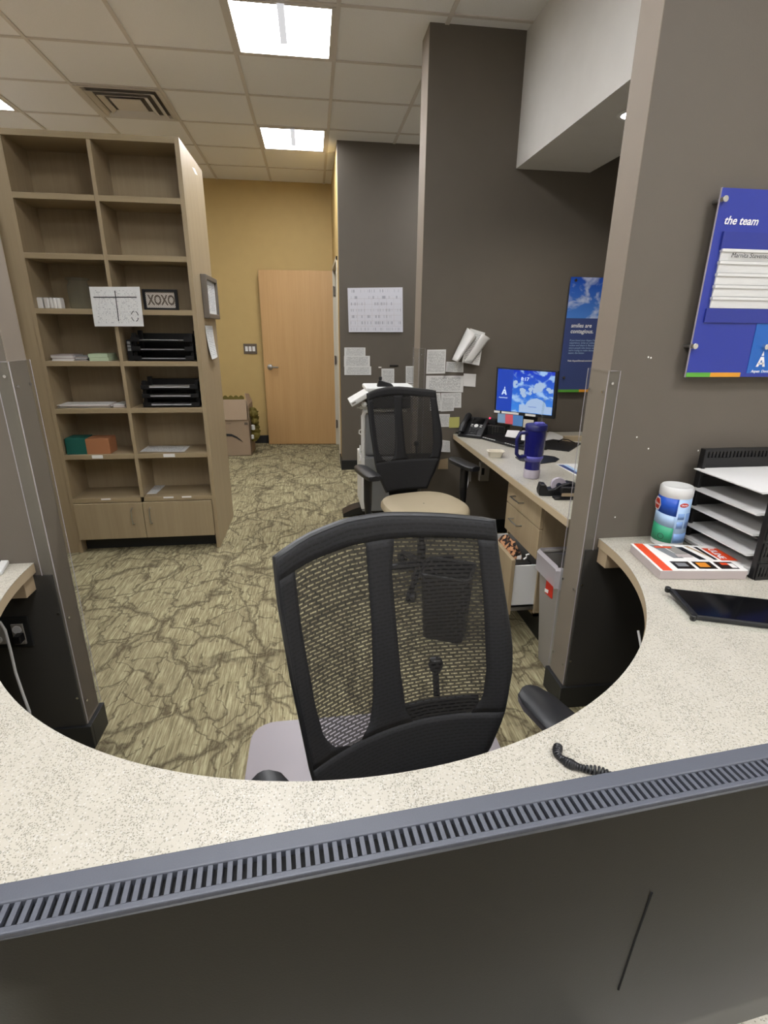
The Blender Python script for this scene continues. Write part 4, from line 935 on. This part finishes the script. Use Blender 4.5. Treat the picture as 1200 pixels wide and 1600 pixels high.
text('8:17', 'clock', .030, None, 'scrw', sc, mtx=mtx_on(.42, .25, .0022), bold=.0006)
def logo(par, mtx, s_, mat, nm='logo'):
    m = MB(); z = .0006
    for poly in ([(-.5, 0), (-.27, 0), (-.02, .78), (-.13, .90), (-.19, .90)], ):
        m.prism(poly, 0, z, mtx @ Matrix.Diagonal((s_, s_, 1, 1)))
    for poly in ([(-.5, 0), (-.24, 0), (-.05, .62), (.05, .62), (.24, 0), (.5, 0), (.17, .95), (-.17, .95)], [(-.33, .22), (.33, .22), (.27, .40), (-.27, .40)], [(-.13, 1.05), (.13, 1.05), (0, 1.5)]):
        m.prism(poly, 0, z, mtx @ Matrix.Diagonal((s_, s_, 1, 1)))
    m.v = m.v[10:]; m.f = [tuple(i-10 for i in f) for f in m.f[7:]]
    return m.build(nm, mat, par)
logo(sc, mtx_on(.155, .58, .0018), .036, 'scrw'); text('AspenDental', 'lettering', .011, None, 'scrw', sc, mtx=mtx_on(.07, .655, .0018), bold=.0002)
pts = []
for (u, v) in ((.42, .92), (.42, .76), (.52, .76), (.55, .68), (.62, .62), (.70, .60), (.78, .63), (.84, .69), (.86, .76), (.95, .76), (.95, .92)): pts.append(mq(u, v, .0014))
MB().add(pts, [tuple(range(len(pts)))]).build('screen_building', 'scrpale', sc); text('AspenDental', 'lettering', .010, None, 'scrblue', sc, mtx=mtx_on(.57, .80, .002))
for (u, v, r_, n_) in ((.33, .35, .06, 3), (.63, .45, .05, 3), (.72, .38, .09, 4), (.92, .45, .06, 2), (.45, .5, .07, 3)):
    m = MB()
    for i in range(n_+2):
        uu = u+random.uniform(-.05, .05); vv = v+random.uniform(-.06, .06); c_ = [mq(min(.95, max(.3, uu+r_*.6*math.cos(a)*random.uniform(.8, 1.1))), vv+r_*.7*math.sin(a)*random.uniform(.8, 1.1), .0012+i*.00005) for a in [j*math.pi/8 for j in range(16)]]
        m.add(c_, [tuple(range(16))])
    m.build('screen_cloud', 'scrpale', sc)
for (u0, u1) in ((.0, .10), (.13, .42), (.53, .70)): mpl(u0, .945, u1, .99, .0, .0015, 'bezel_label', 'white2', mn)
for (u0, u1, mt, v1) in ((.07, .21, 'postit_l', 1.20), (.20, .34, 'postit_p', 1.21), (.33, .50, 'postit_b', 1.23)): mpl(u0, 1.0, u1, v1, .004, .005, 'sticky_note', mt, mn)
mpl(.5, 1.07, .67, 1.25, -.01, -.008, 'white_note', 'tub', mn)
c0 = mq(.55, 1, -.075); MB().hexa([Vector((c0.x-.04, c0.y-.01, DZ+.01)), Vector((c0.x+.04, c0.y-.04, DZ+.01)), Vector((c0.x+.04, c0.y-.02, DZ+.01)), Vector((c0.x-.04, c0.y+.01, DZ+.01))], [Vector((c0.x-.04, c0.y-.01, 1.03)), Vector((c0.x+.04, c0.y-.04, 1.03)), Vector((c0.x+.04, c0.y-.02, 1.03)), Vector((c0.x-.04, c0.y+.01, 1.03))]).build('stand_neck', 'dark', mn)
MB().lathe([(.001, 0), (.10, 0), (.10, .008), (.02, .014)], 28, Matrix.Translation((c0.x, c0.y, DZ)), sx=1, sy=.7).build('stand_base', 'dark', mn, smooth=True)
# pen cup, cards
pc = thing('mesh_organizer', 'black perforated organizer between the telephone and the monitor', 'organizer', (1.2, 3.42, DZ))
k = NT('perforated black metal'); v_ = k.wcoord(); vo = k.n('ShaderNodeTexVoronoi'); vo.inputs['Scale'].default_value = 75; vo.inputs['Randomness'].default_value = .1; k.l(v_, vo.inputs['Vector'])
k.l(k.mix(k.math('LESS_THAN', vo.outputs['Distance'], .33), '#0d0d0e', '#4a473f'), k.b.inputs['Base Color'])
T = lm(1.245, 3.42, DZ, R(-39)); MB().box((-.07, -.045, 0), (.07, .045, .085), T).build('basket', k.m, pc, bevel=.006)
MB().box((-.07, -.03, .085), (-.01, .03, .12), T).build('contents', 'dark2', pc, bevel=.004); MB().cyl(T @ Vector((-.052, -.032, .128)), .006, .006, 'y', 10).build('red_light', 'redled', pc)
for (pxs, lab) in (([(793, 672), (812, 673), (810, 685), (789, 682)], 'small white card with a code label propped behind the keyboard'), ([(816, 673), (822, 673), (821, 688), (814, 688)], 'second white card half hidden by the navy tumbler')):
    tag(sheet([ony(x, y, 3.11 if i < 2 else 3.06) for i, (x, y) in enumerate(pxs)], 'card', 'paper'), lab, 'card')
# --- tape dispenser and stapler
td = thing('tape_dispenser', 'black tape dispenser near the front edge of the side desk', 'tape dispenser', (1.06, 2.08, DZ), R(0))
T = lm(1.065, 2.10, DZ, R(-12))
prof = [(-.085, 0), (.09, 0), (.09, .03), (.075, .055), (.04, .062), (.0, .05), (-.02, .032), (-.05, .028), (-.058, .05), (-.082, .052), (-.088, .02)]
MB().prism(prof, -.028, .028, T @ Matrix.Rotation(R(90), 4, 'X')).build('body', 'dark', td, bevel=.004)
MB().lathe([(.012, -.01), (.033, -.01), (.033, .01), (.012, .01), (.012, -.01)], 24, T @ Matrix.Translation((.0, 0, .046)) @ Matrix.Rotation(R(90), 4, 'X'), caps=False).build('tape_roll', 'cuff', td, smooth=True)
st = thing('stapler', 'black stapler with tan strip in front of the tape dispenser', 'stapler', (1.09, 2.03, DZ))
T = lm(1.105, 2.035, DZ, R(-5))
MB().box((-.085, -.02, 0), (.08, .02, .010), T).build('base', 'dark', st, bevel=.004)
MB().hexa([T @ Vector(p) for p in ((-.06, -.014, .028), (.08, -.014, .02), (.08, .014, .02), (-.06, .014, .028))], [T @ Vector(p) for p in ((-.055, -.012, .055), (.08, -.014, .05), (.08, .014, .05), (-.055, .012, .055))]).build('arm', 'dark', st, bevel=.004)
MB().box((-.055, -.0165, .016), (.08, -.011, .030), T).build('side_strip', 'tan', st); MB().box((.04, -.013, .009), (.08, .013, .03), T).build('hinge', 'dark', st)

# ------------------------------------------------------------------ wall signs
# smiles sign
sg = thing('smiles_sign', 'narrow blue wall sign reading smiles are contagious', 'sign', (1.9, 3.54, 1.06))
SX0, SX1, SZ0, SZ1 = 1.700, 2.10, 1.057, 1.800; SY = 3.535
zs = ony(885, 497, SY).z
box((SX0, SY, SZ0), (SX1, SY+.005, SZ1), 'panel', 'slate', sg)
box((SX0+.0015, SY-.001, zs), (SX1, SY, SZ1-.0015), 'sky_photo', 'sky', sg)
a = ony(904, 613, SY).x
box((SX0, SY-.0012, SZ0), (a, SY, SZ0+.018), 'green_bar', 'green', sg); box((a, SY-.0012, SZ0), (a+.13, SY, SZ0+.018), 'orange_bar', 'orange', sg)
p = ony(892, 511.5, SY-.002); text('smiles are\ncontagious.', 'headline', .0365, p, 'prw', sg, bold=.0006, shear=.15)
p = ony(890, 533, SY-.002); text('If you loved your Aspen Dental\nexperience, write an online\nreview and share it. Because the\nmore people who know we\'re\nwe\'re trying to make dental\neasier, the better.', 'body_text', .0165, p, 'wl4', sg, shear=.15)
p = ony(886.5, 565, SY-.002); text('Visit AspenDental.com/smiles', 'web_line', .0165, p, 'prw', sg, bold=.0001, shear=.1)
for x, y in ((899.5, 438), (880.5, 590)):
    q = ony(x, y, SY-.006); MB().cyl(tuple(q), .009, .012, 'y', 14).build('standoff', 'scr', sg, smooth=True); MB().cyl((q.x, 3.555, q.z), .006, .03, 'y', 10).build('spacer', 'steel', sg)
# team sign
sg = thing('team_sign', 'large blue wall sign headed the team with name strips', 'sign', (1.6, 1.63, 1.33))
TX0, TX1, TZ0, TZ1, TY = 1.213, 1.86, 1.323, 1.864, 1.612
pn = box((TX0, TY, TZ0), (TX1, TY+.006, TZ1), 'panel', 'blue', sg)
box((TX0-.001, TY+.0005, TZ0-.001), (TX0+.002, TY+.0065, TZ1+.001), 'clear_edge', 'cuff', sg)
def tz(px, py): return ony(px, py, TY-.001)
q = [tz(1166, 583), tz(1183, 505), tz(1199, 470), Vector((1.62, TY-.001, 1.60)), Vector((1.62, TY-.001, tz(1166, 583).z))]
MB().add(q, [tuple(range(5))]).build('bright_triangle', 'blue_l', sg, solid=.0008)
a = tz(1110, 583).x; b_ = tz(1157, 583).x; box((TX0, TY-.0015, TZ0), (a, TY, TZ0+.014), 'green_bar', 'green', sg); box((a, TY-.0015, TZ0), (b_, TY, TZ0+.014), 'orange_bar', 'orange', sg)
text('the team', 'headline', .0315, tz(1130, 350)+Vector((0, -.001, 0)), 'prw', sg, bold=.0005, shear=.25)
fa, fb = tz(1129, 362), tz(1096, 504); Xl = fa.x-.004
# name rack : back rail, ledge and slots
box((Xl, TY-.006, fb.z), (TX1-.05, TY, fb.z+.042), 'bottom_rail', 'blue_d', sg, bevel=.001)
box((Xl+.006, TY-.006, fa.z-.05), (TX1-.05, TY, fa.z), 'top_rail', 'blue_d', sg)
box((Xl+.003, TY-.010, fb.z+.04), (Xl+.0065, TY, fa.z), 'side_rail', 'clear', sg)
zt = fa.z-.046; hh = (zt-(fb.z+.043))/5
for i in range(5):
    z1_ = zt-i*hh; s_ = MB().hexa([Vector(p) for p in ((Xl+.010, TY-.004, z1_-hh), (TX1-.055, TY-.004, z1_-hh), (TX1-.055, TY, z1_-hh), (Xl+.010, TY, z1_-hh))], [Vector(p) for p in ((Xl+.010, TY-.009, z1_-.001), (TX1-.055, TY-.009, z1_-.001), (TX1-.055, TY, z1_-.001), (Xl+.010, TY, z1_-.001))]).build('name_slot', 'white', sg, bevel=.001)
    box((Xl+.008, TY-.012, z1_-.009), (TX1-.055, TY, z1_-.001), 'slot_lip', 'white', sg)
text('Marnita Stevenson,', 'name', .0185, Vector((tz(1137, 405).x, TY-.0125, zt-hh*.72)), 'ink', sg, shear=.2)
lg = tz(1187, 573); text('Aspen', 'logo_text', .0125, Vector((lg.x-.030, TY-.0025, tz(1187, 582).z)), 'prw', sg, bold=.0002, shear=.2); text('Dental', 'logo_text', .0125, Vector((lg.x+.008, TY-.0025, tz(1187, 582).z)), 'prw', sg, shear=.2)
logo(sg, Matrix.Translation((lg.x, TY-.0025, lg.z)) @ Matrix.Rotation(R(90), 4, 'X'), .033, 'prw')
for x, y in ((1132, 311), (1085, 541), (1196.5, 542)):
    q = ony(x, y, TY-.008); MB().cyl(tuple(q), .009, .014, 'y', 18).build('standoff', 'scr', sg, smooth=True, bevel=.001); MB().cyl((q.x, 1.634, q.z), .006, .032, 'y', 12).build('spacer', 'steel', sg)
# nail holes (white plaster specks)
for i, (x, y) in enumerate(((995, 683), (1013, 701), (961, 808), (1091, 704), (1013, 558), (1017, 559))):
    q = ony(x, y, 1.65); MB().lathe([(.001, 0), (.003, .0004), (.001, .001)], 8, Matrix.Translation(q) @ Matrix.Rotation(R(90), 4, 'X')).build('wall_speck', 'white2', bpy.data.objects['wall_wing_right'])

# ------------------------------------------------------------------ front counter
CZ = .745; cc_ = (.055, 1.641); CR = .9635
ctr = thing('reception_counter', 'speckled curved reception counter wrapping around the nearest chair', 'counter', (0, 1.0, CZ-.03))
def counter(z0, z1, r, name, mat, y0):
    arc = [(cc_[0]+r*math.cos(R(a)), cc_[1]+r*math.sin(R(a))) for a in [180+180*i/96 for i in range(97)]]
    yb = 1.648
    left = [(-3.26, y0), (-3.26, yb), (arc[0][0], yb)]; 
    m = MB(); up = []; 
    # strips between the arc and the front edge keep faces planar and convex
    n_ = len(arc)
    for i in range(n_-1):
        (xa, ya), (xb, yb_) = arc[i], arc[i+1]
        m.prism([(xa, y0), (xb, y0), (xb, yb_), (xa, ya)], z0, z1)
    x0_, x1_ = arc[0][0], arc[-1][0]
    m.prism([(-3.26, y0), (x0_, y0), (x0_, yb), (-3.26, yb)], z0, z1); m.prism([(x1_, y0), (3.06, y0), (3.06, yb), (x1_, yb)], z0, z1)
    me = m.build(name, mat, ctr)
    bm = bmesh.new(); bm.from_mesh(me.data); bmesh.ops.remove_doubles(bm, verts=bm.verts, dist=.0001)
    inner = {}
    for f in bm.faces: inner.setdefault(tuple(sorted(v.index for v in f.verts)), []).append(f)
    dead = [f for l_ in inner.values() if len(l_) > 1 for f in l_]; bmesh.ops.delete(bm, geom=dead, context='FACES'); bm.to_mesh(me.data); bm.free(); return me
counter(CZ-.002, CZ, CR, 'surface', 'speck', .10)
counter(CZ-.034, CZ-.002, CR+.0005, 'edge_band', 'edge', .10)
box((-3.26, .14, 0), (3.06, .165, CZ-.034), 'front_panel', 'lam', ctr)
for (a, b4_, c_) in ((940, 868, 890),):
    p = ony(945, 868, 1.60)
box((1.022, 1.585, .652), (1.09, 1.645, .711), 'support_block', 'tan', ctr, bevel=.002)
box((-.985, 1.585, .652), (-.917, 1.645, .711), 'support_block', 'tan', ctr, bevel=.002)
sp_ = thing('counter_leg_panel', 'tan laminate support panel under the right side of the counter', 'panel', (1.05, 1.2, 0))
MB().box((1.03, 1.0, 0), (1.05, 1.33, .71)).build('panel', 'tan', sp_); MB().tube([onx(997, 985, 1.02), onx(1000, 1002, 1.02), onx(1003, 1020, 1.02)], .004, 6).build('white_cord', 'cable', sp_)
# outlet plate on left wing
ol_ = thing('wall_outlet', 'grey double outlet plate on the dark wall under the left counter', 'outlet', (-1.0, 1.64, .42))
box(tuple(ony(-30, 966, 1.6425)), tuple(ony(53, 1010, 1.636)), 'dark_frame', 'base', ol_, bevel=.002)
for x0_, x1_ in ((17, 42), (-20, 11)):
    a, b_ = ony(x0_, 975, 1.636), ony(x1_, 1005, 1.632); pl_ = box((a.x, 1.630, b_.z-.002), (b_.x, 1.636, a.z+.0), 'outlet_plate', 'grey', ol_, bevel=.001)
    xm = (a.x+b_.x)/2; MB().cyl((xm, 1.6285, (a.z+b_.z)/2+.018), .014, .004, 'y', 16).cyl((xm, 1.6285, (a.z+b_.z)/2-.02), .014, .004, 'y', 16).build('socket', 'cable', pl_)
MB().box((xm+.062, 1.60, .478), (xm+.085, 1.629, .505)).build('plug', 'dark', ol_, bevel=.003)
cw = thing('white_cable', 'white cable dangling below the left end of the counter', 'cable', (-.9, 1.55, .2))
MB().tube([ony(x, y, 1.56) for x, y in ((-20, 975), (0, 972), (8, 985), (16, 1015), (24, 1050), (36, 1085), (46, 1112), (50, 1145))], .0045, 8).build('cord', 'cable', cw, smooth=True)
# white phone on left
pw = thing('white_tablet', 'white tablet corner on the counter at the left picture edge', 'tablet', (-1.06, 1.58, CZ))
q = [onz(x, y, CZ) for x, y in ((-40, 874), (17, 877), (4, 898), (-40, 915))]
MB().hexa(q, [p+Vector((0, 0, .012)) for p in q]).build('body', 'white', pw, bevel=.003)
q2 = [q[0]+Vector((.01, -.01, .0122)), q[1]+Vector((-.02, -.012, .0122)), q[2]+Vector((-.02, .012, .0122)), q[3]+Vector((.01, .01, .0122))]
MB().hexa(q2, [p+Vector((0, 0, .0008)) for p in q2]).build('screen', 'blackg', pw)
# --- wipes canister
wx, wy, wr = 1.238, 1.578, .052; T = Matrix.Translation((wx, wy, CZ)); hgt = ony(1055, 758, wy).z-CZ
wp = thing('wipes_canister', 'white disinfecting wipes canister with blue and green label on the counter', 'canister', (wx, wy, CZ))
MB().lathe([(.046, 0), (wr, .004), (wr, hgt-.035)], 36, T).build('body', 'white', wp, smooth=True)
MB().lathe([(wr, hgt-.035), (wr+.0015, hgt-.033), (wr+.0015, hgt-.006), (wr-.003, hgt), (wr-.010, hgt-.001), (.030, hgt-.007), (.001, hgt-.008)], 36, T).build('lid', 'white', wp, smooth=True)
def wrap(a0, a1, z0a, z0b, z1a, z1b, r, name, mat):
    g = []
    for i in range(13):
        t_ = i/12; a = R(a0+(a1-a0)*t_); g.append([T @ Vector((r*math.cos(a), r*math.sin(a), z0a+(z0b-z0a)*t_)), T @ Vector((r*math.cos(a), r*math.sin(a), z1a+(z1b-z1a)*t_))])
    return MB().grid(g).build(name, mat, wp, smooth=True, solid=.0003)
zt = hgt-.037
wrap(140, 247, .02, .02, .085, .075, wr+.0006, 'label_green', 'wl3'); wrap(140, 247, .085, .075, .135, .118, wr+.0006, 'label_sky', 'wl4'); wrap(140, 247, .128, .118, zt, zt, wr+.0009, 'label_blue', 'wl')
wrap(247, 335, .02, .02, zt, zt, wr+.0007, 'label_back', 'wl4')
wrap(251, 325, .024, .024, .056, .056, wr+.0012, 'label_text_block', 'wl2'); wrap(253, 278, .075, .075, .10, .10, wr+.0012, 'label_picture', 'wl2'); wrap(253, 278, .108, .108, .13, .13, wr+.0012, 'label_picture', 'wl2'); wrap(284, 318, .075, .075, .13, .13, wr+.0012, 'label_text_block', 'wl2')
def onc(a, z, r): 
    a = R(a); n_ = Vector((math.cos(a), math.sin(a), 0)); ex = Vector((-math.sin(a), math.cos(a), 0)); return Matrix.Translation(T @ Vector((r*n_.x, r*n_.y, z))) @ Matrix((ex, Vector((0, 0, 1)), n_)).transposed().to_4x4()
MB().lathe([(.001, 0), (.014, .0002), (.001, .0006)], 20, onc(268, zt-.02, wr+.0012), sx=1.1, sy=.55).build('red_badge', 'red', wp); text('Clorox', 'brand_text', .0075, None, 'prw', wp, mtx=onc(268, zt-.0225, wr+.0022), align='CENTER', bold=.0001)
MB().lathe([(.001, 0), (.026, .0002), (.001, .0006)], 6, onc(166, zt-.03, wr+.0016)).build('red_badge', 'prw', wp); MB().lathe([(.001, 0), (.021, .0002), (.001, .0008)], 6, onc(166, zt-.03, wr+.0022)).build('red_badge', 'red', wp)
text('Clorox', 'brand_text', .012, None, 'prw', wp, mtx=onc(168, zt-.034, wr+.0034), align='CENTER', bold=.0001)
MB().tube([onc(208, .04, wr+.001) @ Vector((.010*math.cos(a), .010*math.sin(a), 0)) for a in [i*math.pi/8 for i in range(16)]], .0008, 5, closed=True).build('stamp_ring', 'ink', wp)
# --- catalogue
ck = thing('catalogue', 'thick printed office catalogue with orange spine strip on the counter', 'book', (1.2, 1.43, CZ))
ct4 = [onz(x, y, CZ+.030) for x, y in ((985.5, 849.5), (1116, 853.5), (1169.6, 892), (1032, 891.7))]
cb4 = [Vector((p.x, p.y, CZ)) for p in ct4]
MB().hexa([p.lerp(cb4[(i+2) % 4], .004) for i, p in enumerate(cb4)], [p+Vector((0, 0, -.001)) for p in ct4]).build('page_block', 'pages', ck, bevel=.002)
MB().hexa([p+Vector((0, 0, -.001)) for p in ct4], [p+Vector((0, 0, .0005)) for p in ct4]).build('cover', 'white2', ck)
def bk(u, v, o=.001): return ct4[0].lerp(ct4[1], u).lerp(ct4[3].lerp(ct4[2], u), v)+Vector((0, 0, o))
def bq(u0, v0, u1, v1, name, mat, o=.001, sk=0):
    return MB().add([bk(u0, v0, o), bk(u1, v0, o), bk(u1+sk, v1, o), bk(u0+sk, v1, o)], [(0, 1, 2, 3)]).build(name, mat, ck, solid=.0003)
bq(.03, 0, .14, 1, 'orange_strip', 'org')
for u0, mt in ((.22, 'coverblack'), (.47, 'coverblack'), (.72, 'coverblack')): bq(u0, .68, u0+.21, .94, 'cover_photo', mt)
bq(.50, .72, .62, .88, 'photo_detail', 'amber', .0014); bq(.26, .74, .38, .86, 'photo_detail', 'grey2', .0014); bq(.78, .72, .86, .8, 'photo_detail', 'org', .0014); bq(.86, .74, .92, .9, 'photo_detail', 'white2', .0014)
for i, (u0, v0, u1, v1, mt, sk) in enumerate(((.20, .02, .32, .55, 'grey2', .12), (.36, .05, .50, .40, 'grey', .05), (.50, .1, .58, .6, 'dark2', .1), (.62, .05, .66, .55, 'tan', .15), (.72, .08, .76, .6, 'dark2', .05), (.24, .1, .44, .16, 'org', .0), (.38, .42, .56, .52, 'pages', 0))): bq(u0, v0, u1, v1, 'cover_drawing', mt, .001+.0002*i, sk)
bq(.80, .12, .99, .62, 'red_title_block', 'org', .0012, .05)
ex = (ct4[2]-ct4[1]).normalized(); ey = Vector((0, 0, 1)).cross(ex); text('ULINE', 'title', .030, None, 'prw', ck, bold=.0004, mtx=Matrix.Translation(bk(.86, .14, .0022)) @ Matrix((ex, ey, Vector((0, 0, 1)))).transposed().to_4x4())
# --- letter trays on the counter
lt = thing('letter_tray_tower', 'black five-tier desktop letter tray holding papers at the right', 'letter tray', (1.46, 1.45, CZ))
X0, X1, Y0, Y1 = 1.325, 1.66, 1.275, 1.60; ztop = 1.085
zl = [CZ+.004, CZ+.062, CZ+.128, CZ+.194, CZ+.262]
for i, z in enumerate(zl):
    tr_ = MB().box((X0, Y0+.02, z), (X1, Y1, z+.004)).box((X0, Y1-.005, z), (X1, Y1, z+.045)).build('tray', 'dark', lt)
    if i < 5:
        m = MB(); n_ = 2 if i else 6
        for q in range(n_): o = random.uniform(-.012, .004) - (.014 if i == 0 else .018); m.box((X0+o, Y0+.03+.004*q-(.01 if i == 0 else 0), z+.005+.003*q), (X1-.03, Y1-.008, z+.0075+.003*q))
        m.build('paper_sheaf', 'paper', tr_)
for x, y in ((X0-.008, Y0), (X0-.008, Y1-.02), (X1, Y0), (X1, Y1-.02)):
    far_ = y > 1.4; m = MB().box((x, y, CZ), (x+.012, y+(.025 if far_ else .02), ztop if far_ else ztop-.06)); m.build('post', 'dark', lt, bevel=.002)
for z in (CZ+.0, CZ+.066, CZ+.132, CZ+.198):   # front grid plates
    m = MB().box((X0-.004, Y0-.004, z), (X0+.09, Y0, z+.012)).box((X0-.004, Y0-.004, z+.043), (X0+.09, Y0, z+.055))
    for q in range(9): m.box((X0-.004+q*.011, Y0-.004, z+.012), (X0+.002+q*.011, Y0, z+.043))
    m.build('front_lattice', 'dark', lt)
m = MB().box((X0-.004, Y1-.003, ztop-.075), (X1, Y1+.003, ztop-.055)).box((X0-.004, Y1-.003, ztop-.012), (X1, Y1+.003, ztop))
for q in range(24): m.box((X0-.004+q*.0138, Y1-.003, ztop-.055), (X0+.003+q*.0138, Y1+.003, ztop-.012))
m.build('back_lattice', 'dark', lt); box((X0, Y1+.001, CZ), (X1, Y1+.004, ztop-.02), 'back_panel', 'dark', lt)
# --- tablet
tb2 = thing('black_tablet', 'black tablet in a rubber case lying at the right picture edge', 'tablet', (1.15, 1.08, CZ))
q = [onz(x, y, CZ+.028) for x, y in ((1044, 918), (1205, 936))]; q3 = [onz(x, y, CZ+.014) for x, y in ((1084, 962),)]
e1 = q[1]-q[0]; e1 = Vector((e1.x, e1.y, 0)).normalized(); q0 = q[0]; qf = q3[0]; L2_ = .27
t4 = [q0, q0+e1*L2_, qf+e1*L2_, qf]
MB().hexa([p-Vector((0, 0, .013)) for p in t4], t4).build('case', 'dark2', tb2, bevel=.004)
t5 = [t4[0].lerp(t4[2], .05), t4[1].lerp(t4[3], .05), t4[2].lerp(t4[0], .05), t4[3].lerp(t4[1], .05)]; MB().hexa([p+Vector((0, 0, -.001)) for p in t5], [p+Vector((0, 0, .0006)) for p in t5]).build('screen', 'blackg', tb2)
for p_ in t4: MB().lathe([(.006, -.014), (.008, -.01), (.008, .0), (.006, .002)], 14, Matrix.Translation(p_+Vector((0, 0, 0)))).build('corner_bumper', 'dark', tb2, smooth=True)
stt = [Vector((p.x-.02, p.y-.02, CZ+.002)) for p in t4]; MB().hexa(stt, [p+Vector((0, 0, .003)) for p in stt]).build('clear_stand', 'clear', tb2, bevel=.001); 
MB().box((q0.x+.05, q0.y-.08, CZ), (q0.x+.2, q0.y-.03, CZ+.012)).build('stand_foot', 'clear', tb2)
# --- coiled cord
co = thing('coiled_cord', 'short black coiled phone cord lying on the counter', 'cord', (.44, .66, CZ)); path = [onz(872, 1166, CZ+.008), onz(872, 1180, CZ+.006), onz(890, 1193, CZ+.006), onz(910, 1200, CZ+.007), onz(945, 1208, CZ+.006), onz(975, 1225, CZ+.006)]
def cat(P_, t_):
    n_ = len(P_)-1; f_ = t_*n_; i = min(int(f_), n_-1); u = f_-i; p0, p1, p2, p3 = P_[max(i-1, 0)], P_[i], P_[i+1], P_[min(i+2, n_)]
    return .5*((2*p1)+(p2-p0)*u+(2*p0-5*p1+4*p2-p3)*u*u+(3*p1-p0-3*p2+p3)*u**3)
pts = []; turns = 30
for i in range(turns*14):
    t_ = i/(turns*14-1); c_ = cat(path, t_); d_ = (cat(path, min(1, t_+.01))-cat(path, max(0, t_-.01))).normalized(); s1 = d_.cross(Vector((0, 0, 1))).normalized(); s2 = s1.cross(d_)
    a = i*2*math.pi/14; r_ = .0052+.0014*math.sin(t_*19); pts.append(c_+s1*r_*math.cos(a)+s2*r_*math.sin(a))
MB().tube(pts, .0026, 7).build('coil', 'dark2', co, smooth=True)

# ------------------------------------------------------------------ foreground monitor (seen from behind)
ml, mr = onz(0, 1380, 1.14), onz(1200, 1160, 1.14); eu = (mr-ml).normalized(); en = Vector((eu.y, -eu.x, 0))
if en.y > 0: en = -en
yaw_ = math.atan2(eu.y, eu.x); W2 = .74; org = ml-eu*.03
bmn = thing('front_monitor', 'large dark monitor back with slotted grey top edge in the foreground', 'monitor', tuple(org+eu*W2/2-Vector((0, 0, 1.14-CZ))), yaw_)
MT = Matrix.Translation(org) @ Matrix((eu, -en, Vector((0, 0, 1)))).transposed().to_4x4()    # x along, y towards the screen side, z up
w1, w2, w3 = .0135, .0265, .031
MB().box((0, -w1, -.34), (W2, 0, 0), MT).build('bezel', 'mon_grey', bmn, bevel=.0012)
MB().box((0, -w2, -.30), (W2, -w1, -.006), MT).build('vent_recess', 'slot', bmn)
m = MB(); n_ = int(W2/.00605)
for i in range(n_): m.box((.001+i*.00605, -w2-.0005, -.008), (.0041+i*.00605, -w1+.0005, -.0012), MT)
m.build('vent_ribs', 'mon_grey', bmn, kind='stuff')
MB().box((0, -w3, -.012), (W2, -w2, -.0012), MT).build('vent_lip', 'mon_grey', bmn, bevel=.001)
g = []
for (y, z) in ((-w2-.001, -.004), (-w3+.0005, -.006), (-w3-.0005, -.05), (-w3-.003, -.12), (-w3-.005, -.20), (-w3-.004, -.28), (-w2, -.338)):
    g.append([MT @ Vector((W2*j/12, y-.001*math.sin(math.pi*j/12), z)) for j in range(13)])
MB().grid(g).build('back_shell', 'mon_back', bmn, smooth=True, solid=.002, soff=0)
a, b_ = onz(945, 1520, 1.035), onz(925, 1600, .99)
dd_ = (MT.inverted() @ ony(945, 1520, .27)).x; 
MB().tube([MT @ Vector((.476, -w3-.0040, -.092)), MT @ Vector((.470, -w3-.0052, -.14)), MT @ Vector((.464, -w3-.0068, -.20))], .0011, 6).build('shell_seam', 'slot', bmn)
cz_ = org+eu*W2/2; MB().box((W2/2-.04, -.03, -(1.14-CZ)+.005), (W2/2+.04, -.012, -.2), MT).build('stand_neck', 'dark', bmn, bevel=.004)
MB().box((W2/2-.13, -.09, -(1.14-CZ)), (W2/2+.13, .10, -(1.14-CZ)+.008), MT).build('stand_base', 'dark', bmn, bevel=.003)
